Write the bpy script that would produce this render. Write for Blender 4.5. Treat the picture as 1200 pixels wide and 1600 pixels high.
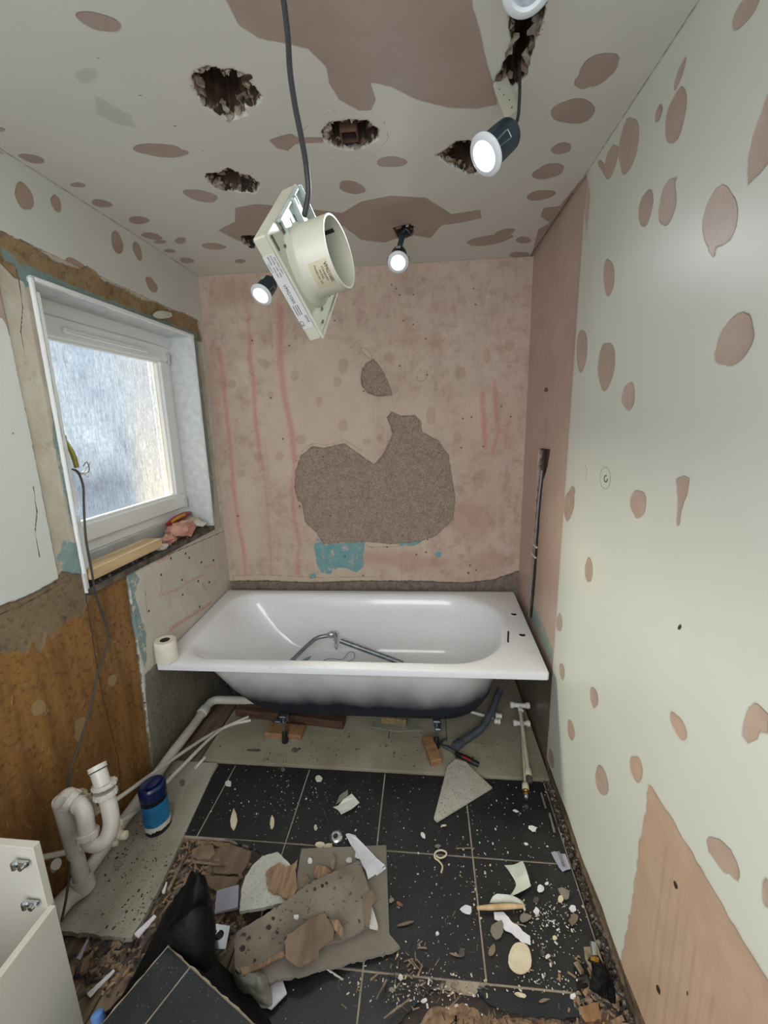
import bpy, bmesh, math, random
import numpy as np
from mathutils import Vector, Matrix, noise as mnoise

S = bpy.context.scene
for o in list(bpy.data.objects): bpy.data.objects.remove(o)
COL = S.collection
random.seed(7)
PI = math.pi

# ------------------------------------------------------------------ camera
F, YAW, PIT, ROL = 661.3623, 0.0990, -0.2127, -0.0233
CAM = Vector((1.1985, -2.3592, 1.5112))
FWD = Vector((-math.sin(YAW)*math.cos(PIT), math.cos(YAW)*math.cos(PIT), math.sin(PIT)))
_r0 = Vector((math.cos(YAW), math.sin(YAW), 0)); _u0 = _r0.cross(FWD)
RGT = math.cos(ROL)*_r0 + math.sin(ROL)*_u0
UPV = -math.sin(ROL)*_r0 + math.cos(ROL)*_u0
cd = bpy.data.cameras.new('camera'); cam = bpy.data.objects.new('camera', cd); COL.objects.link(cam)
m = Matrix.Identity(4)
for i in range(3): m[i][0] = RGT[i]; m[i][1] = UPV[i]; m[i][2] = -FWD[i]; m[i][3] = CAM[i]
cam.matrix_world = m
cd.sensor_fit = 'HORIZONTAL'; cd.sensor_width = 36; cd.lens = F*36/1200; cd.clip_start = 0.02
S.camera = cam

# ------------------------------------------------------------------ world, daylight, exposure
S.view_settings.view_transform = 'Standard'; S.view_settings.look = 'None'
S.view_settings.gamma = 1; S.view_settings.use_curve_mapping = False
S.view_settings.exposure = 0.22
w = bpy.data.worlds.new('sky'); S.world = w; w.use_nodes = True
w.node_tree.nodes['Background'].inputs[0].default_value = (0.80, 0.87, 1.0, 1)
w.node_tree.nodes['Background'].inputs[1].default_value = 1.45

def light(name, kind, loc, target, power, color=(1, 1, 1), **kw):
    l = bpy.data.lights.new(name, kind); l.energy = power; l.color = color
    for k, v in kw.items(): setattr(l, k, v)
    o = bpy.data.objects.new(name, l); COL.objects.link(o)
    o.location = loc; d = Vector(target)-Vector(loc)
    o.rotation_euler = d.to_track_quat('-Z', 'Y').to_euler()
    return o
# daylight outside the window (bright sky above the neighbouring wall)
light('daylight', 'AREA', (-1.45, 0.02, 2.20), (1.72, -1.45, 0.72), 780, (1.0, 0.97, 0.80), shape='RECTANGLE', size=0.36, size_y=0.3)
# fill light added behind the camera to brighten the room
light('rear_fill', 'AREA', (0.9, -3.6, 1.9), (0.9, -1.0, 0.9), 22, (1.0, 0.97, 0.93), shape='RECTANGLE', size=1.0, size_y=1.4)

# ------------------------------------------------------------------ geometry helpers
def ray(px, py): return FWD + RGT*((px-600)/F) - UPV*((py-800)/F)
def U(px, py, ax, v):
    d = ray(px, py); return CAM + d*((v-CAM[ax])/d[ax])
def P(px, py, depth): return CAM + ray(px, py)*depth

def srgb(h):
    h = h.lstrip('#'); c = [int(h[i:i+2], 16)/255 for i in (0, 2, 4)]
    return tuple((x/12.92 if x <= .04045 else ((x+.055)/1.055)**2.4) for x in c)+(1,)

def tag(o, label=None, cat=None, group=None, kind=None):
    if label: o['label'] = label
    if cat: o['category'] = cat
    if group: o['group'] = group
    if kind: o['kind'] = kind
    return o

def thing(name, label, cat, loc=(0, 0, 0), group=None, rot=None):
    o = bpy.data.objects.new(name, None); COL.objects.link(o); o.empty_display_size = .05
    o.location = loc
    if rot is not None: o.rotation_euler = rot.to_euler()
    return tag(o, label, cat, group)

class MB:
    def __init__(s): s.v = []; s.f = []
    def add(s, vs, fs):
        n = len(s.v); s.v += [Vector(v) for v in vs]; s.f += [[i+n for i in f] for f in fs]; return s
    def box(s, c, size, R=None, taper=1.0):
        hx, hy, hz = [a/2 for a in size]; c = Vector(c); vs = []
        for z in (-1, 1):
            k = taper if z > 0 else 1
            for x, y in ((-1, -1), (1, -1), (1, 1), (-1, 1)):
                p = Vector((x*hx*k, y*hy*k, z*hz)); vs.append(c+(R @ p if R else p))
        return s.add(vs, [[3, 2, 1, 0], [4, 5, 6, 7], [0, 1, 5, 4], [1, 2, 6, 5], [2, 3, 7, 6], [3, 0, 4, 7]])
    def rbox(s, c, size, b=.002, R=None):
        """box with chamfered edges"""
        hx, hy, hz = [a/2 for a in size]; b = min(b, hx*.9, hy*.9, hz*.9); c = Vector(c)
        rings = []
        for z, ins in ((-hz, b), (-hz+b, 0), (hz-b, 0), (hz, b)):
            X, Y = hx-ins, hy-ins
            rings.append([Vector(p+(z,)) for p in ((-X+b, -Y), (X-b, -Y), (X, -Y+b), (X, Y-b), (X-b, Y), (-X+b, Y), (-X, Y-b), (-X, -Y+b))])
        vs = [c+(R @ p if R else p) for r in rings for p in r]; fs = [list(range(7, -1, -1)), list(range(24, 32))]
        for k in range(3):
            for i in range(8): j = (i+1) % 8; fs.append([k*8+i, k*8+j, k*8+8+j, k*8+8+i])
        return s.add(vs, fs)
    def rings(s, rings, cap0=True, cap1=True, closed=True):
        n = len(rings[0]); vs = [p for r in rings for p in r]; fs = []
        for k in range(len(rings)-1):
            for i in range(n if closed else n-1):
                j = (i+1) % n; fs.append([k*n+i, k*n+j, (k+1)*n+j, (k+1)*n+i])
        if cap0: fs.append(list(range(n-1, -1, -1)))
        if cap1: fs.append([(len(rings)-1)*n+i for i in range(n)])
        return s.add(vs, fs)
    def lathe(s, prof, o=(0, 0, 0), axis=(0, 0, 1), n=24, cap0=True, cap1=True, sx=1, sy=1):
        a = Vector(axis).normalized(); x = a.orthogonal().normalized(); y = a.cross(x); o = Vector(o)
        R = [[o+a*h+x*(r*sx*math.cos(2*PI*i/n))+y*(r*sy*math.sin(2*PI*i/n)) for i in range(n)] for r, h in prof]
        return s.rings(R, cap0, cap1)
    def tube(s, pts, r, n=10, smooth=6, cap=True, inner=None):
        pts = [Vector(p) for p in pts]
        rs = r if isinstance(r, (list, tuple)) else [r]*len(pts)
        if smooth and len(pts) > 2:
            q = []; qr = []
            for i in range(len(pts)-1):
                p0 = pts[max(i-1, 0)]; p1 = pts[i]; p2 = pts[i+1]; p3 = pts[min(i+2, len(pts)-1)]
                for k in range(smooth):
                    t = k/smooth
                    q.append(.5*((2*p1)+(-p0+p2)*t+(2*p0-5*p1+4*p2-p3)*t*t+(-p0+3*p1-3*p2+p3)*t**3)); qr.append(rs[i]*(1-t)+rs[i+1]*t)
            q.append(pts[-1]); qr.append(rs[-1]); pts, rs = q, qr
        R = []; x = None
        for i, p in enumerate(pts):
            t = (pts[min(i+1, len(pts)-1)]-pts[max(i-1, 0)]).normalized()
            x = t.orthogonal().normalized() if x is None else (x-t*x.dot(t)).normalized()
            y = t.cross(x)
            R.append([p+(x*math.cos(2*PI*k/n)+y*math.sin(2*PI*k/n))*rs[i] for k in range(n)])
        return s.rings(R, cap, cap)
    def prism(s, poly, z0, z1, inset=0.0):
        """poly: list of (x,y) or Vectors (top z taken per vertex when z1 is None, thickness z0)"""
        n = len(poly)
        if z1 is None: top = [Vector(p) for p in poly]; bot = [p-Vector((0, 0, z0)) for p in top]
        else: top = [Vector((p[0], p[1], z1)) for p in poly]; bot = [Vector((p[0], p[1], z0)) for p in poly]
        area = sum(top[i].x*top[(i+1) % n].y-top[(i+1) % n].x*top[i].y for i in range(n))
        if area < 0: top.reverse(); bot.reverse()
        return s.rings([bot, top])
    def build(s, name, mat, parent=None, smooth=False, local=False, angle=None):
        me = bpy.data.meshes.new(name)
        off = Vector((0, 0, 0))
        if parent is not None and not local:
            p = parent
            while p is not None: off += p.location; p = p.parent
        me.from_pydata([tuple(v-off) for v in s.v], [], s.f); me.validate(); me.update()
        if smooth:
            for p in me.polygons: p.use_smooth = True
            me.set_sharp_from_angle(angle=math.radians(angle or 40))
        ms = mat if isinstance(mat, (list, tuple)) else [mat]
        for mm in ms: me.materials.append(mm)
        o = bpy.data.objects.new(name, me); COL.objects.link(o); o.parent = parent
        return o

def jag(poly, amp=.004, step=.012, seed=0, edges=None, closed=True):
    """break up the outline; edges = indices of edges to roughen (None = all)"""
    rnd = random.Random(seed); out = []; n = len(poly)
    for i in range(n):
        a = Vector(poly[i]); b = Vector(poly[(i+1) % n]); out.append(a.copy())
        if edges is not None and i not in edges: continue
        L = (b-a).length; k = max(1, int(L/step)); d = (b-a).normalized(); nn = Vector((-d.y, d.x) if len(a) == 2 else (-d.y, d.x, 0))
        for j in range(1, k): out.append(a.lerp(b, (j+rnd.uniform(-.3, .3))/k)+nn*rnd.uniform(-amp, amp))
    return out
def wp(pts, z): return [U(x, y, 2, z) for x, y in pts]

# ------------------------------------------------------------------ materials
class NT:
    def __init__(s, mat): s.t = mat.node_tree
    def n(s, typ, ins=None, **kw):
        nd = s.t.nodes.new(typ)
        for k, v in kw.items(): setattr(nd, k, v)
        if ins:
            for k, v in ins.items():
                if isinstance(v, bpy.types.NodeSocket): s.t.links.new(v, nd.inputs[k])
                else: nd.inputs[k].default_value = v
        return nd
    def noise(s, vec, scale, detail=4, rough=.55, out=0): return s.n('ShaderNodeTexNoise', {'Vector': vec, 'Scale': scale, 'Detail': detail, 'Roughness': rough}).outputs[out]
    def mr(s, v, a, b, c=0., d=1., clamp=True):
        return s.n('ShaderNodeMapRange', {0: v, 1: a, 2: b, 3: c, 4: d}, clamp=clamp).outputs[0]
    def math(s, op, a, b=0.): return s.n('ShaderNodeMath', {0: a, 1: b}, operation=op).outputs[0]
    def mix(s, f, a, b): return s.n('ShaderNodeMix', {0: f, 6: a, 7: b}, data_type='RGBA').outputs[2]
    def mul(s, f, a, b): return s.n('ShaderNodeMix', {0: f, 6: a, 7: b}, data_type='RGBA', blend_type='MULTIPLY').outputs[2]

def newmat(name):
    mt = bpy.data.materials.new(name); mt.use_nodes = True; return mt, NT(mt), mt.node_tree.nodes['Principled BSDF']

def mat(name, col, rough=.6, col2=None, scale=8, stretch=None, bump=0., bscale=60, metal=0., coat=0., spec=.5, dust=None, dustcol='#9a9488', trans=0., alpha=1., speck=None, speckcol='#333333'):
    mt, N, B = newmat(name); co = N.n('ShaderNodeTexCoord').outputs['Object']
    vec = co
    if stretch: vec = N.n('ShaderNodeMapping', {'Vector': co, 'Scale': stretch}).outputs[0]
    c = srgb(col)
    if col2:
        f = N.mr(N.noise(vec, scale), .35, .65); c = N.mix(f, srgb(col), srgb(col2))
    if dust:
        f = N.mr(N.noise(co, 7, 8, .7), .55-dust*.3, .8); f2 = N.mr(N.noise(co, 260, 2), .68, .74)
        f3 = N.math('MULTIPLY', f2, f); c = N.mix(N.math('MULTIPLY', f, .45*min(1, dust)), c, srgb(dustcol)); c = N.mix(f3, c, srgb('#cfc9bd'))
    if speck:
        f = N.mr(N.noise(co, speck, 2), .62, .68); c = N.mix(f, c, srgb(speckcol))
    if isinstance(c, bpy.types.NodeSocket): N.t.links.new(c, B.inputs['Base Color'])
    else: B.inputs['Base Color'].default_value = c
    B.inputs['Roughness'].default_value = rough; B.inputs['Metallic'].default_value = metal
    B.inputs['Coat Weight'].default_value = coat; B.inputs['Specular IOR Level'].default_value = spec
    B.inputs['Transmission Weight'].default_value = trans; B.inputs['Alpha'].default_value = alpha
    if bump:
        b = N.n('ShaderNodeBump', {'Height': N.noise(vec if stretch else co, bscale, 6, .6), 'Distance': bump, 'Strength': 1.}); N.t.links.new(b.outputs[0], B.inputs['Normal'])
    return mt

M = {}
M['enamel'] = mat('enamel', '#e9eaec', .16, coat=.3, speck=160, speckcol='#d4d5d8')
M['white_plastic'] = mat('white_plastic', '#d9d7cf', .38, '#c9c6bb', 12)
M['waste_plastic'] = mat('waste_plastic', '#d6d2ca', .33, '#c4beb2', 9, bump=.0003, bscale=30)
M['cream_plastic'] = mat('cream_plastic', '#cfc8b0', .4, '#bdb598', 10)
M['grey_plastic'] = mat('grey_plastic', '#4c525a', .45, '#3d4249', 20)
M['upvc'] = mat('upvc', '#f0f2f1', .3)
M['upvc_grey'] = mat('upvc_grey', '#d3d5d1', .45, '#bfc0b9', 14)
M['chrome'] = mat('chrome', '#c8ccd0', .18, metal=1.)
M['dull_metal'] = mat('dull_metal', '#9aa0a6', .38, '#7f858c', 30, metal=.9)
M['galv'] = mat('galv', '#9fa09c', .5, '#86857f', 40, metal=.6)
M['brass'] = mat('brass', '#b08a3a', .35, metal=.9)
M['handle_gold'] = mat('handle_gold', '#a39a4a', .4, '#8c7f35', 20, metal=.4)
M['black_rubber'] = mat('black_rubber', '#111214', .55)
M['cable_black'] = mat('cable_black', '#2a2b2e', .5)
M['cable_dark'] = mat('cable_dark', '#3a3736', .5)
M['can_dark'] = mat('can_dark', '#1d2a33', .4, '#263640', 10, spec=.6)
M['bezel'] = mat('bezel', '#d6dbde', .35)
M['paper'] = mat('paper', '#e4e2e6', .75, '#d5d2d8', 30)
M['tissue'] = mat('tissue', '#e6e1d3', .9, '#dcd6c6', 30, bump=.0006, bscale=200)
M['liner'] = mat('liner', '#d6d8cc', .7, '#c4c6b8', 18)
M['plaster_flake'] = mat('plaster_flake', '#d9cdb2', .85, '#c9bb9f', 25, bump=.0006, bscale=90)
M['fan_plastic'] = mat('fan_plastic', '#b9b8a8', .42, '#aeac9b', 8)
M['fan_inner'] = mat('fan_inner', '#9d9f96', .5)
M['label_grey'] = mat('label_grey', '#b9b8b6', .5)
M['label_tan'] = mat('label_tan', '#b5ac92', .5)
M['ink'] = mat('ink', '#1d1c1c', .6)
M['ink_grey'] = mat('ink_grey', '#55534f', .6)
M['silver'] = mat('silver', '#c4cfc9', .42, '#a3ada8', 30, bump=.001, bscale=60, metal=.25)
M['grout'] = mat('grout', '#938572', .9, '#a79b8a', 20, bump=.0008, bscale=200)
M['tile_black'] = mat('tile_black', '#0f1114', .42, '#15171a', 12, dust=1.0, dustcol='#403d39', bump=.0004, bscale=40)
M['tile_clean'] = mat('tile_clean', '#15181b', .4, '#1e2225', 16, dust=.5, dustcol='#3c4042', bump=.0003, bscale=120)
M['pale_board'] = mat('pale_board', '#a39d8a', .75, '#8b8572', 5, dust=.7, dustcol='#8a7f68', speck=330, speckcol='#77705f', bump=.0005, bscale=60)
M['strip_board'] = mat('strip_board', '#b3b0a2', .7, '#8f8a79', 6, stretch=(1, .35, 1), dust=.8, dustcol='#7a7361', speck=180, speckcol='#5d584c', bump=.0005, bscale=50)
M['ply_old'] = mat('ply_old', '#8c8171', .8, '#61574c', 7, dust=.6, dustcol='#8b8173', speck=60, speckcol='#4c4238', bump=.0008, bscale=70)
M['ply_warm'] = mat('ply_warm', '#85715c', .8, '#675543', 6, stretch=(3, 1, 1), dust=.4, dustcol='#84796a', bump=.001, bscale=60)
M['ply_torn'] = mat('ply_torn', '#a4876a', .85, '#7c634a', 14, stretch=(6, 1, 1), bump=.003, bscale=40)
M['ply_grey'] = mat('ply_grey', '#888073', .8, '#766e61', 5, dust=.5, dustcol='#8f8678', bump=.0006, bscale=70)
M['floorwood'] = mat('floorwood', '#7d6a54', .8, '#574839', 5, stretch=(9, .8, 1), dust=.5, dustcol='#8a7b68', bump=.0015, bscale=30)
M['floorwood_raw'] = mat('floorwood_raw', '#a08262', .8, '#7c6349', 5, stretch=(10, .8, 1), speck=50, speckcol='#4a3626', bump=.0015, bscale=30)
M['timber_new'] = mat('timber_new', '#d2b68c', .65, '#b3946a', 3, stretch=(12, 1.0, 9), bump=.0008, bscale=20)
M['timber_block'] = mat('timber_block', '#a07c58', .7, '#83603f', 5, stretch=(8, 2, 8), bump=.001, bscale=20)
M['timber_dark'] = mat('timber_dark', '#5e4330', .75, '#3f2d20', 5, stretch=(2, 14, 14), bump=.0015, bscale=20)
M['splinter'] = mat('splinter', '#94806a', .85, '#6a5846', 20)
M['splinter_dark'] = mat('splinter_dark', '#4a3f36', .9, '#2f2824', 20)
M['chip_white'] = mat('chip_white', '#dcdad6', .8, '#c8c4ba', 30)
M['osb'] = mat('osb', '#92805a', .8, '#6f6142', 40)
M['insulation'] = mat('insulation', '#d0a08c', .95, '#b98673', 14, bump=.004, bscale=50)
M['rubble'] = mat('rubble', '#6b625a', .95, '#413a34', 20, bump=.004, bscale=60)
M['foam'] = mat('foam', '#1f1d1d', .9, bump=.006, bscale=60)
M['red_plastic'] = mat('red_plastic', '#8e1f26', .4)
M['orange_plastic'] = mat('orange_plastic', '#c9932c', .4)
M['cabinet'] = mat('cabinet', '#c9c6b8', .5)
M['cabinet_inner'] = mat('cabinet_inner', '#a19e95', .6)
M['bag'] = mat('bag', '#060607', .6, spec=.25, bump=.004, bscale=45)
M['blue_lid'] = mat('blue_lid', '#0a1a4a', .3, coat=.3)
M['tub_dark'] = mat('tub_dark', '#0b0c14', .35)
M['void'] = mat('void', '#15110e', 1.)
M['clear_bag'] = mat('clear_bag', '#a5a497', .3, '#8a887a', 12, alpha=.75, bump=.003, bscale=40)
M['speckle_panel'] = mat('speckle_panel', '#b9b4a8', .55, '#aca698', 20, speck=170, speckcol='#57504a', bump=.0004, bscale=90)
M['panel_white'] = mat('panel_white', '#c8c7bd', .6, '#b4b2a5', 18, speck=140, speckcol='#8e8b7e')
M['panel_lilac'] = mat('panel_lilac', '#a9a7b4', .6, '#9d9aa6', 18)
M['copper_dirty'] = mat('copper_dirty', '#5b3f33', .5, '#6e6a66', 20, metal=.5)
M['pipe_brown'] = mat('pipe_brown', '#4a3a2e', .5)

def wall_mat(name, base, layers, mottled=0., rough=.55, basebump=.0003):
    """layers: (attribute, colour a, colour b, noise scale, edge noise, relief, soft, strength)"""
    mt, N, B = newmat(name); co = N.n('ShaderNodeTexCoord').outputs['Object']
    c = N.mix(N.mr(N.noise(co, 2.5, 6, .6), .3, .7), srgb(base[0]), srgb(base[1]))
    h = N.mr(N.noise(co, 230, 2), 0, 1, 0, .10)
    if mottled:
        c = N.mul(N.mr(N.noise(co, 13, 9, .75), .46, .72, 0, mottled), c, srgb('#b5967f')); c = N.mix(N.mr(N.noise(co, 7, 8, .7), .54, .70, 0, mottled*.8), c, srgb('#d6c6b2'))
        c = N.mul(N.mr(N.noise(N.n('ShaderNodeMapping', {'Vector': co, 'Scale': (1, 1, .12)}).outputs[0], 22, 6, .7), .55, .75, 0, mottled*.7), c, srgb('#b29c8a')); c = N.mul(N.mr(N.noise(co, 120, 3, .7), .66, .74, 0, mottled), c, srgb('#8a7464'))
    for L in layers:
        attr, ca, cb, sc, en, rel, soft, st = L
        a = N.n('ShaderNodeAttribute', attribute_name=attr).outputs['Fac']
        nz = N.math('MULTIPLY', N.math('SUBTRACT', N.noise(co, 45 if en < .01 else 28, 6, .65), .5), en*2)
        if attr == 'red': nz = N.math('MULTIPLY', N.math('SUBTRACT', N.noise(co, 150, 6, .8), .53), .11)
        k = N.mr(N.math('ADD', a, nz), -soft, soft)
        k2 = N.math('MULTIPLY', k, st) if st < 1 else k
        vv = N.n('ShaderNodeMapping', {'Vector': co, 'Scale': (1, 3.5, .45)}).outputs[0] if attr == 'ochre' else co
        lc = N.mix(N.mr(N.noise(vv, sc, 8, .65), .32, .68), srgb(ca), srgb(cb))
        if attr in ('ochre', 'band', 'brown', 'grey', 'base'):
            lc = N.mul(N.mr(N.noise(co, 55, 5, .7), .5, .72), lc, srgb('#a89c8c')); lc = N.mix(N.mr(N.noise(co, 11, 6, .7), .60, .72, 0, .35), lc, srgb('#a39577'))
        if attr in ('blue', 'blue2'):
            k2 = N.math('MULTIPLY', k2, N.mr(N.noise(co, 24, 8, .7), .38, .46))
        if attr == 'cream': lc = N.mix(N.mr(N.noise(co, 17, 7, .75), .56, .66, 0, .5), lc, srgb('#b58f7c')); lc = N.mix(N.mr(N.noise(co, 8, 8, .8), .58, .64, 0, .5), lc, srgb('#8a8a72'))
        if attr == 'white2': lc = N.mix(N.mr(N.noise(co, 21, 8, .8), .60, .65, 0, .6), lc, srgb('#c49486')); lc = N.mix(N.mr(N.noise(co, 60, 4, .7), .66, .70, 0, .7), lc, srgb('#8b7a68'))
        if attr == 'render': lc = N.mul(N.mr(N.noise(co, 150, 5, .7), .42, .66), lc, srgb('#b3a99f')); lc = N.mix(N.mr(N.noise(co, 190, 3, .6), .64, .70, 0, .6), lc, srgb('#b0a090'))
        c = N.mix(k2, c, lc)
        if attr in ('peel', 'render', 'base', 'brown', 'cream', 'band'):
            e_ = N.math('ABSOLUTE', N.math('ADD', N.math('ADD', a, nz), .0006)); rim = N.mr(e_, .0026, .0004, 0, .42 if attr == 'peel' else .6)
            c = N.mul(N.math('MULTIPLY', rim, N.mr(N.noise(co, 30, 4, .6), .35, .6)), c, srgb('#6b5546'))  # thin shadow of the broken edge painted in as a dark outline
        if rel:
            h = N.math('SUBTRACT', h, N.math('MULTIPLY', k, rel))
        if attr in ('render',):
            h = N.math('ADD', h, N.math('MULTIPLY', k, N.mr(N.noise(co, 130, 4, .6), 0, 1, 0, 2.2)))
    N.t.links.new(c, B.inputs['Base Color']); B.inputs['Roughness'].default_value = rough
    bp = N.n('ShaderNodeBump', {'Height': h, 'Distance': .0012, 'Strength': .9})
    N.t.links.new(bp.outputs[0], B.inputs['Normal'])
    return mt

# ------------------------------------------------------------------ signed distance masks for worn surfaces
CL = .05
def sdf_poly(UU, VV, polys):
    out = np.full(UU.shape, -CL)
    for poly in polys:
        p = np.array([(a[0], a[1]) for a in poly], float)
        lo = p.min(0)-CL; hi = p.max(0)+CL
        msk = (UU > lo[0]) & (UU < hi[0]) & (VV > lo[1]) & (VV < hi[1])
        if not msk.any(): continue
        u = UU[msk]; v = VV[msk]; d = np.full(u.shape, 1e9); ins = np.zeros(u.shape, bool)
        for i in range(len(p)):
            a = p[i]; b = p[(i+1) % len(p)]; ab = b-a; L2 = ab@ab+1e-12
            t = np.clip(((u-a[0])*ab[0]+(v-a[1])*ab[1])/L2, 0, 1)
            d = np.minimum(d, (u-a[0]-t*ab[0])**2+(v-a[1]-t*ab[1])**2)
            c = ((a[1] > v) != (b[1] > v)) & (u < (b[0]-a[0])*(v-a[1])/((b[1]-a[1]) if abs(b[1]-a[1]) > 1e-12 else 1e-12)+a[0])
            ins ^= c
        d = np.sqrt(d); out[msk] = np.maximum(out[msk], np.clip(np.where(ins, d, -d), -CL, CL))
    return out
def sdf_lines(UU, VV, lines):
    out = np.full(UU.shape, -CL)
    for pts, hw in lines:
        p = np.array([(a[0], a[1]) for a in pts], float); d = np.full(UU.shape, 1e9)
        for i in range(len(p)-1):
            a = p[i]; b = p[i+1]; ab = b-a; L2 = ab@ab+1e-12
            t = np.clip(((UU-a[0])*ab[0]+(VV-a[1])*ab[1])/L2, 0, 1)
            d = np.minimum(d, (UU-a[0]-t*ab[0])**2+(VV-a[1]-t*ab[1])**2)
        out = np.maximum(out, np.clip(hw-np.sqrt(d), -CL, CL))
    return out

def worn_surface(name, ax, val, sgn, us, vs, attrs, material, height=None, cut=None, parent=None, kind='structure'):
    """dense sheet on the plane axis=val; sgn = direction (along the axis) that leads INTO the wall"""
    us = np.array(sorted(set(np.round(us, 5)))); vs = np.array(sorted(set(np.round(vs, 5))))
    UU, VV = np.meshgrid(us, vs, indexing='ij'); fields = {k: f(UU, VV) for k, f in attrs.items()}
    H = np.zeros(UU.shape) if height is None else height(UU, VV, fields)
    co = np.zeros(UU.shape+(3,)); o = [i for i in range(3) if i != ax]
    co[..., ax] = val+sgn*H; co[..., o[0]] = UU; co[..., o[1]] = VV
    nu, nv = UU.shape; idx = np.arange(nu*nv).reshape(nu, nv)
    q = np.stack([idx[:-1, :-1], idx[1:, :-1], idx[1:, 1:], idx[:-1, 1:]], -1)
    cu = (UU[:-1, :-1]+UU[1:, 1:])/2; cv = (VV[:-1, :-1]+VV[1:, 1:])/2
    if cut is not None: q = q[~cut(cu, cv)]
    q = q.reshape(-1, 4)
    # u x v gives +axis for ax 0 and 2, -axis for ax 1; normals must face against sgn
    nrm = 1 if ax != 1 else -1
    if nrm == sgn: q = q[:, ::-1]
    me = bpy.data.meshes.new(name)
    me.vertices.add(nu*nv); me.vertices.foreach_set('co', co.reshape(-1).astype(np.float32))
    me.loops.add(q.size); me.loops.foreach_set('vertex_index', q.reshape(-1).astype(np.int32))
    me.polygons.add(len(q)); me.polygons.foreach_set('loop_start', np.arange(0, q.size, 4, dtype=np.int32))
    me.update(calc_edges=True)
    me.polygons.foreach_set('use_smooth', np.ones(len(q), bool))
    for k, f in fields.items():
        a = me.attributes.new(k, 'FLOAT', 'POINT'); a.data.foreach_set('value', f.reshape(-1).astype(np.float32))
    me.materials.append(material)
    ob = bpy.data.objects.new(name, me); COL.objects.link(ob); ob.parent = parent
    if kind: ob['kind'] = kind
    return ob

_es = [0]
def ell(cx, cy, a, b, deg, ax, val, rough=.07, n=18):
    """peeled oval, drawn where it lies on its wall"""
    _es[0] += 1; r = random.Random(_es[0]); th = math.radians(deg); ph = [r.uniform(0, 6.3) for _ in range(3)]; out = []
    for i in range(n):
        t = 2*PI*i/n; k = 1+rough*(math.sin(2*t+ph[0])+.7*math.sin(3*t+ph[1])+.4*math.sin(5*t+ph[2]))
        x = a*k*math.cos(t); y = b*k*math.sin(t)
        p = U(cx+x*math.cos(th)-y*math.sin(th), cy+x*math.sin(th)+y*math.cos(th), ax, val)
        out.append([p[j] for j in range(3) if j != ax])
    return out
def pp(pts, ax, val):
    out = []
    for x, y in pts:
        p = U(x, y, ax, val); out.append([p[j] for j in range(3) if j != ax])
    return out
def zz(pts, ox, oy, s): return [(ox+x/s, oy+y/s) for x, y in pts]
def nz2(UU, VV, sc, seed=0, octv=4):
    """cheap value noise on arrays"""
    rng = np.random.default_rng(seed); out = np.zeros(UU.shape); amp = 1; tot = 0
    for o in range(octv):
        G = rng.random((256, 256)); x = UU*sc*2**o+50; y = VV*sc*2**o+50
        i = np.floor(x).astype(int); j = np.floor(y).astype(int); fx = x-i; fy = y-j
        fx = fx*fx*(3-2*fx); fy = fy*fy*(3-2*fy)
        g = lambda a, b: G[a % 256, b % 256]
        out += amp*((g(i, j)*(1-fx)+g(i+1, j)*fx)*(1-fy)+(g(i, j+1)*(1-fx)+g(i+1, j+1)*fx)*fy); tot += amp; amp *= .55
    return out/tot

XR, H = 1.7257, 2.2824          # right wall plane, ceiling height
ROOM_Y = -2.95
ar = np.arange

# ================================================================== THE SETTING
# ---- right wall: glossy white paint over pink plaster, pink plaster bare beside the bath
PINKA, PINKB = '#b9a496', '#a48e7f'
def R(*a): return ell(*a, 0, XR)
right_peel = [R(1165, 16, 32, 13, -58), R(1062, 116, 27, 4, -72), R(1029, 177, 13, 5, -75), R(1056, 181, 42, 15, -78), R(982, 226, 46, 14, -80), R(955, 252, 29, 8, -78), R(943, 263, 14, 5, 60),
    R(1009, 325, 27, 11, -80), R(1043, 317, 36, 13, -78), R(1125, 340, 50, 26, -75), R(1112, 390, 12, 5, 80), R(951, 433, 28, 9, -88), R(909, 547, 31, 9, -88), R(947, 571, 36, 14, -88), R(982, 619, 22, 10, -90),
    R(1148, 532, 43, 27, -60), R(889, 790, 23, 8, -80), R(893, 772, 12, 5, -80), R(997, 787, 23, 12, -88), R(920, 891, 20, 6, 88), R(874, 973, 13, 5, 90), R(878, 1049, 13, 4, 82), R(928, 1090, 17, 6, 80), R(892, 1141, 17, 5, 82),
    R(1060, 1135, 23, 9, 66), R(994, 1201, 22, 9, 80), R(940, 1220, 25, 9, 82), R(1198, 1395, 22, 8, 88), R(887, 1298, 20, 6, 72), R(900, 1338, 20, 6, 72), R(921, 1395, 24, 7, 72), R(957, 1500, 22, 6, 80), R(868, 1240, 22, 5, 76), R(861, 1185, 15, 4, 84),
    pp(zz([(1230, 270), (1200, 290), (1180, 350), (1150, 430), (1138, 480), (1135, 580), (1165, 550), (1200, 510), (1240, 480)], 600, 0, 2), 0, XR),
    pp(zz([(697, 570), (730, 555), (748, 565), (740, 620), (725, 660), (715, 700), (716, 730), (702, 735), (704, 690), (706, 640), (703, 600)], 750, 500, 2.287), 0, XR),
    pp(zz([(985, 1365), (1010, 1390), (1029, 1410), (1029, 1480), (1000, 1465), (990, 1500), (955, 1512), (937, 1490), (942, 1430), (960, 1385)], 750, 500, 2.287), 0, XR),
    pp(zz([(870, 560), (890, 540), (945, 555), (1000, 610), (1035, 680), (1050, 740), (1040, 778), (1010, 760), (985, 730), (970, 740), (930, 690), (880, 620)], 850, 1150, 3.43), 0, XR),
    pp([(1060, 275), (1052, 285), (1050, 300), (1040, 320), (1036, 300), (1047, 282)], 0, XR)]
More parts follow.
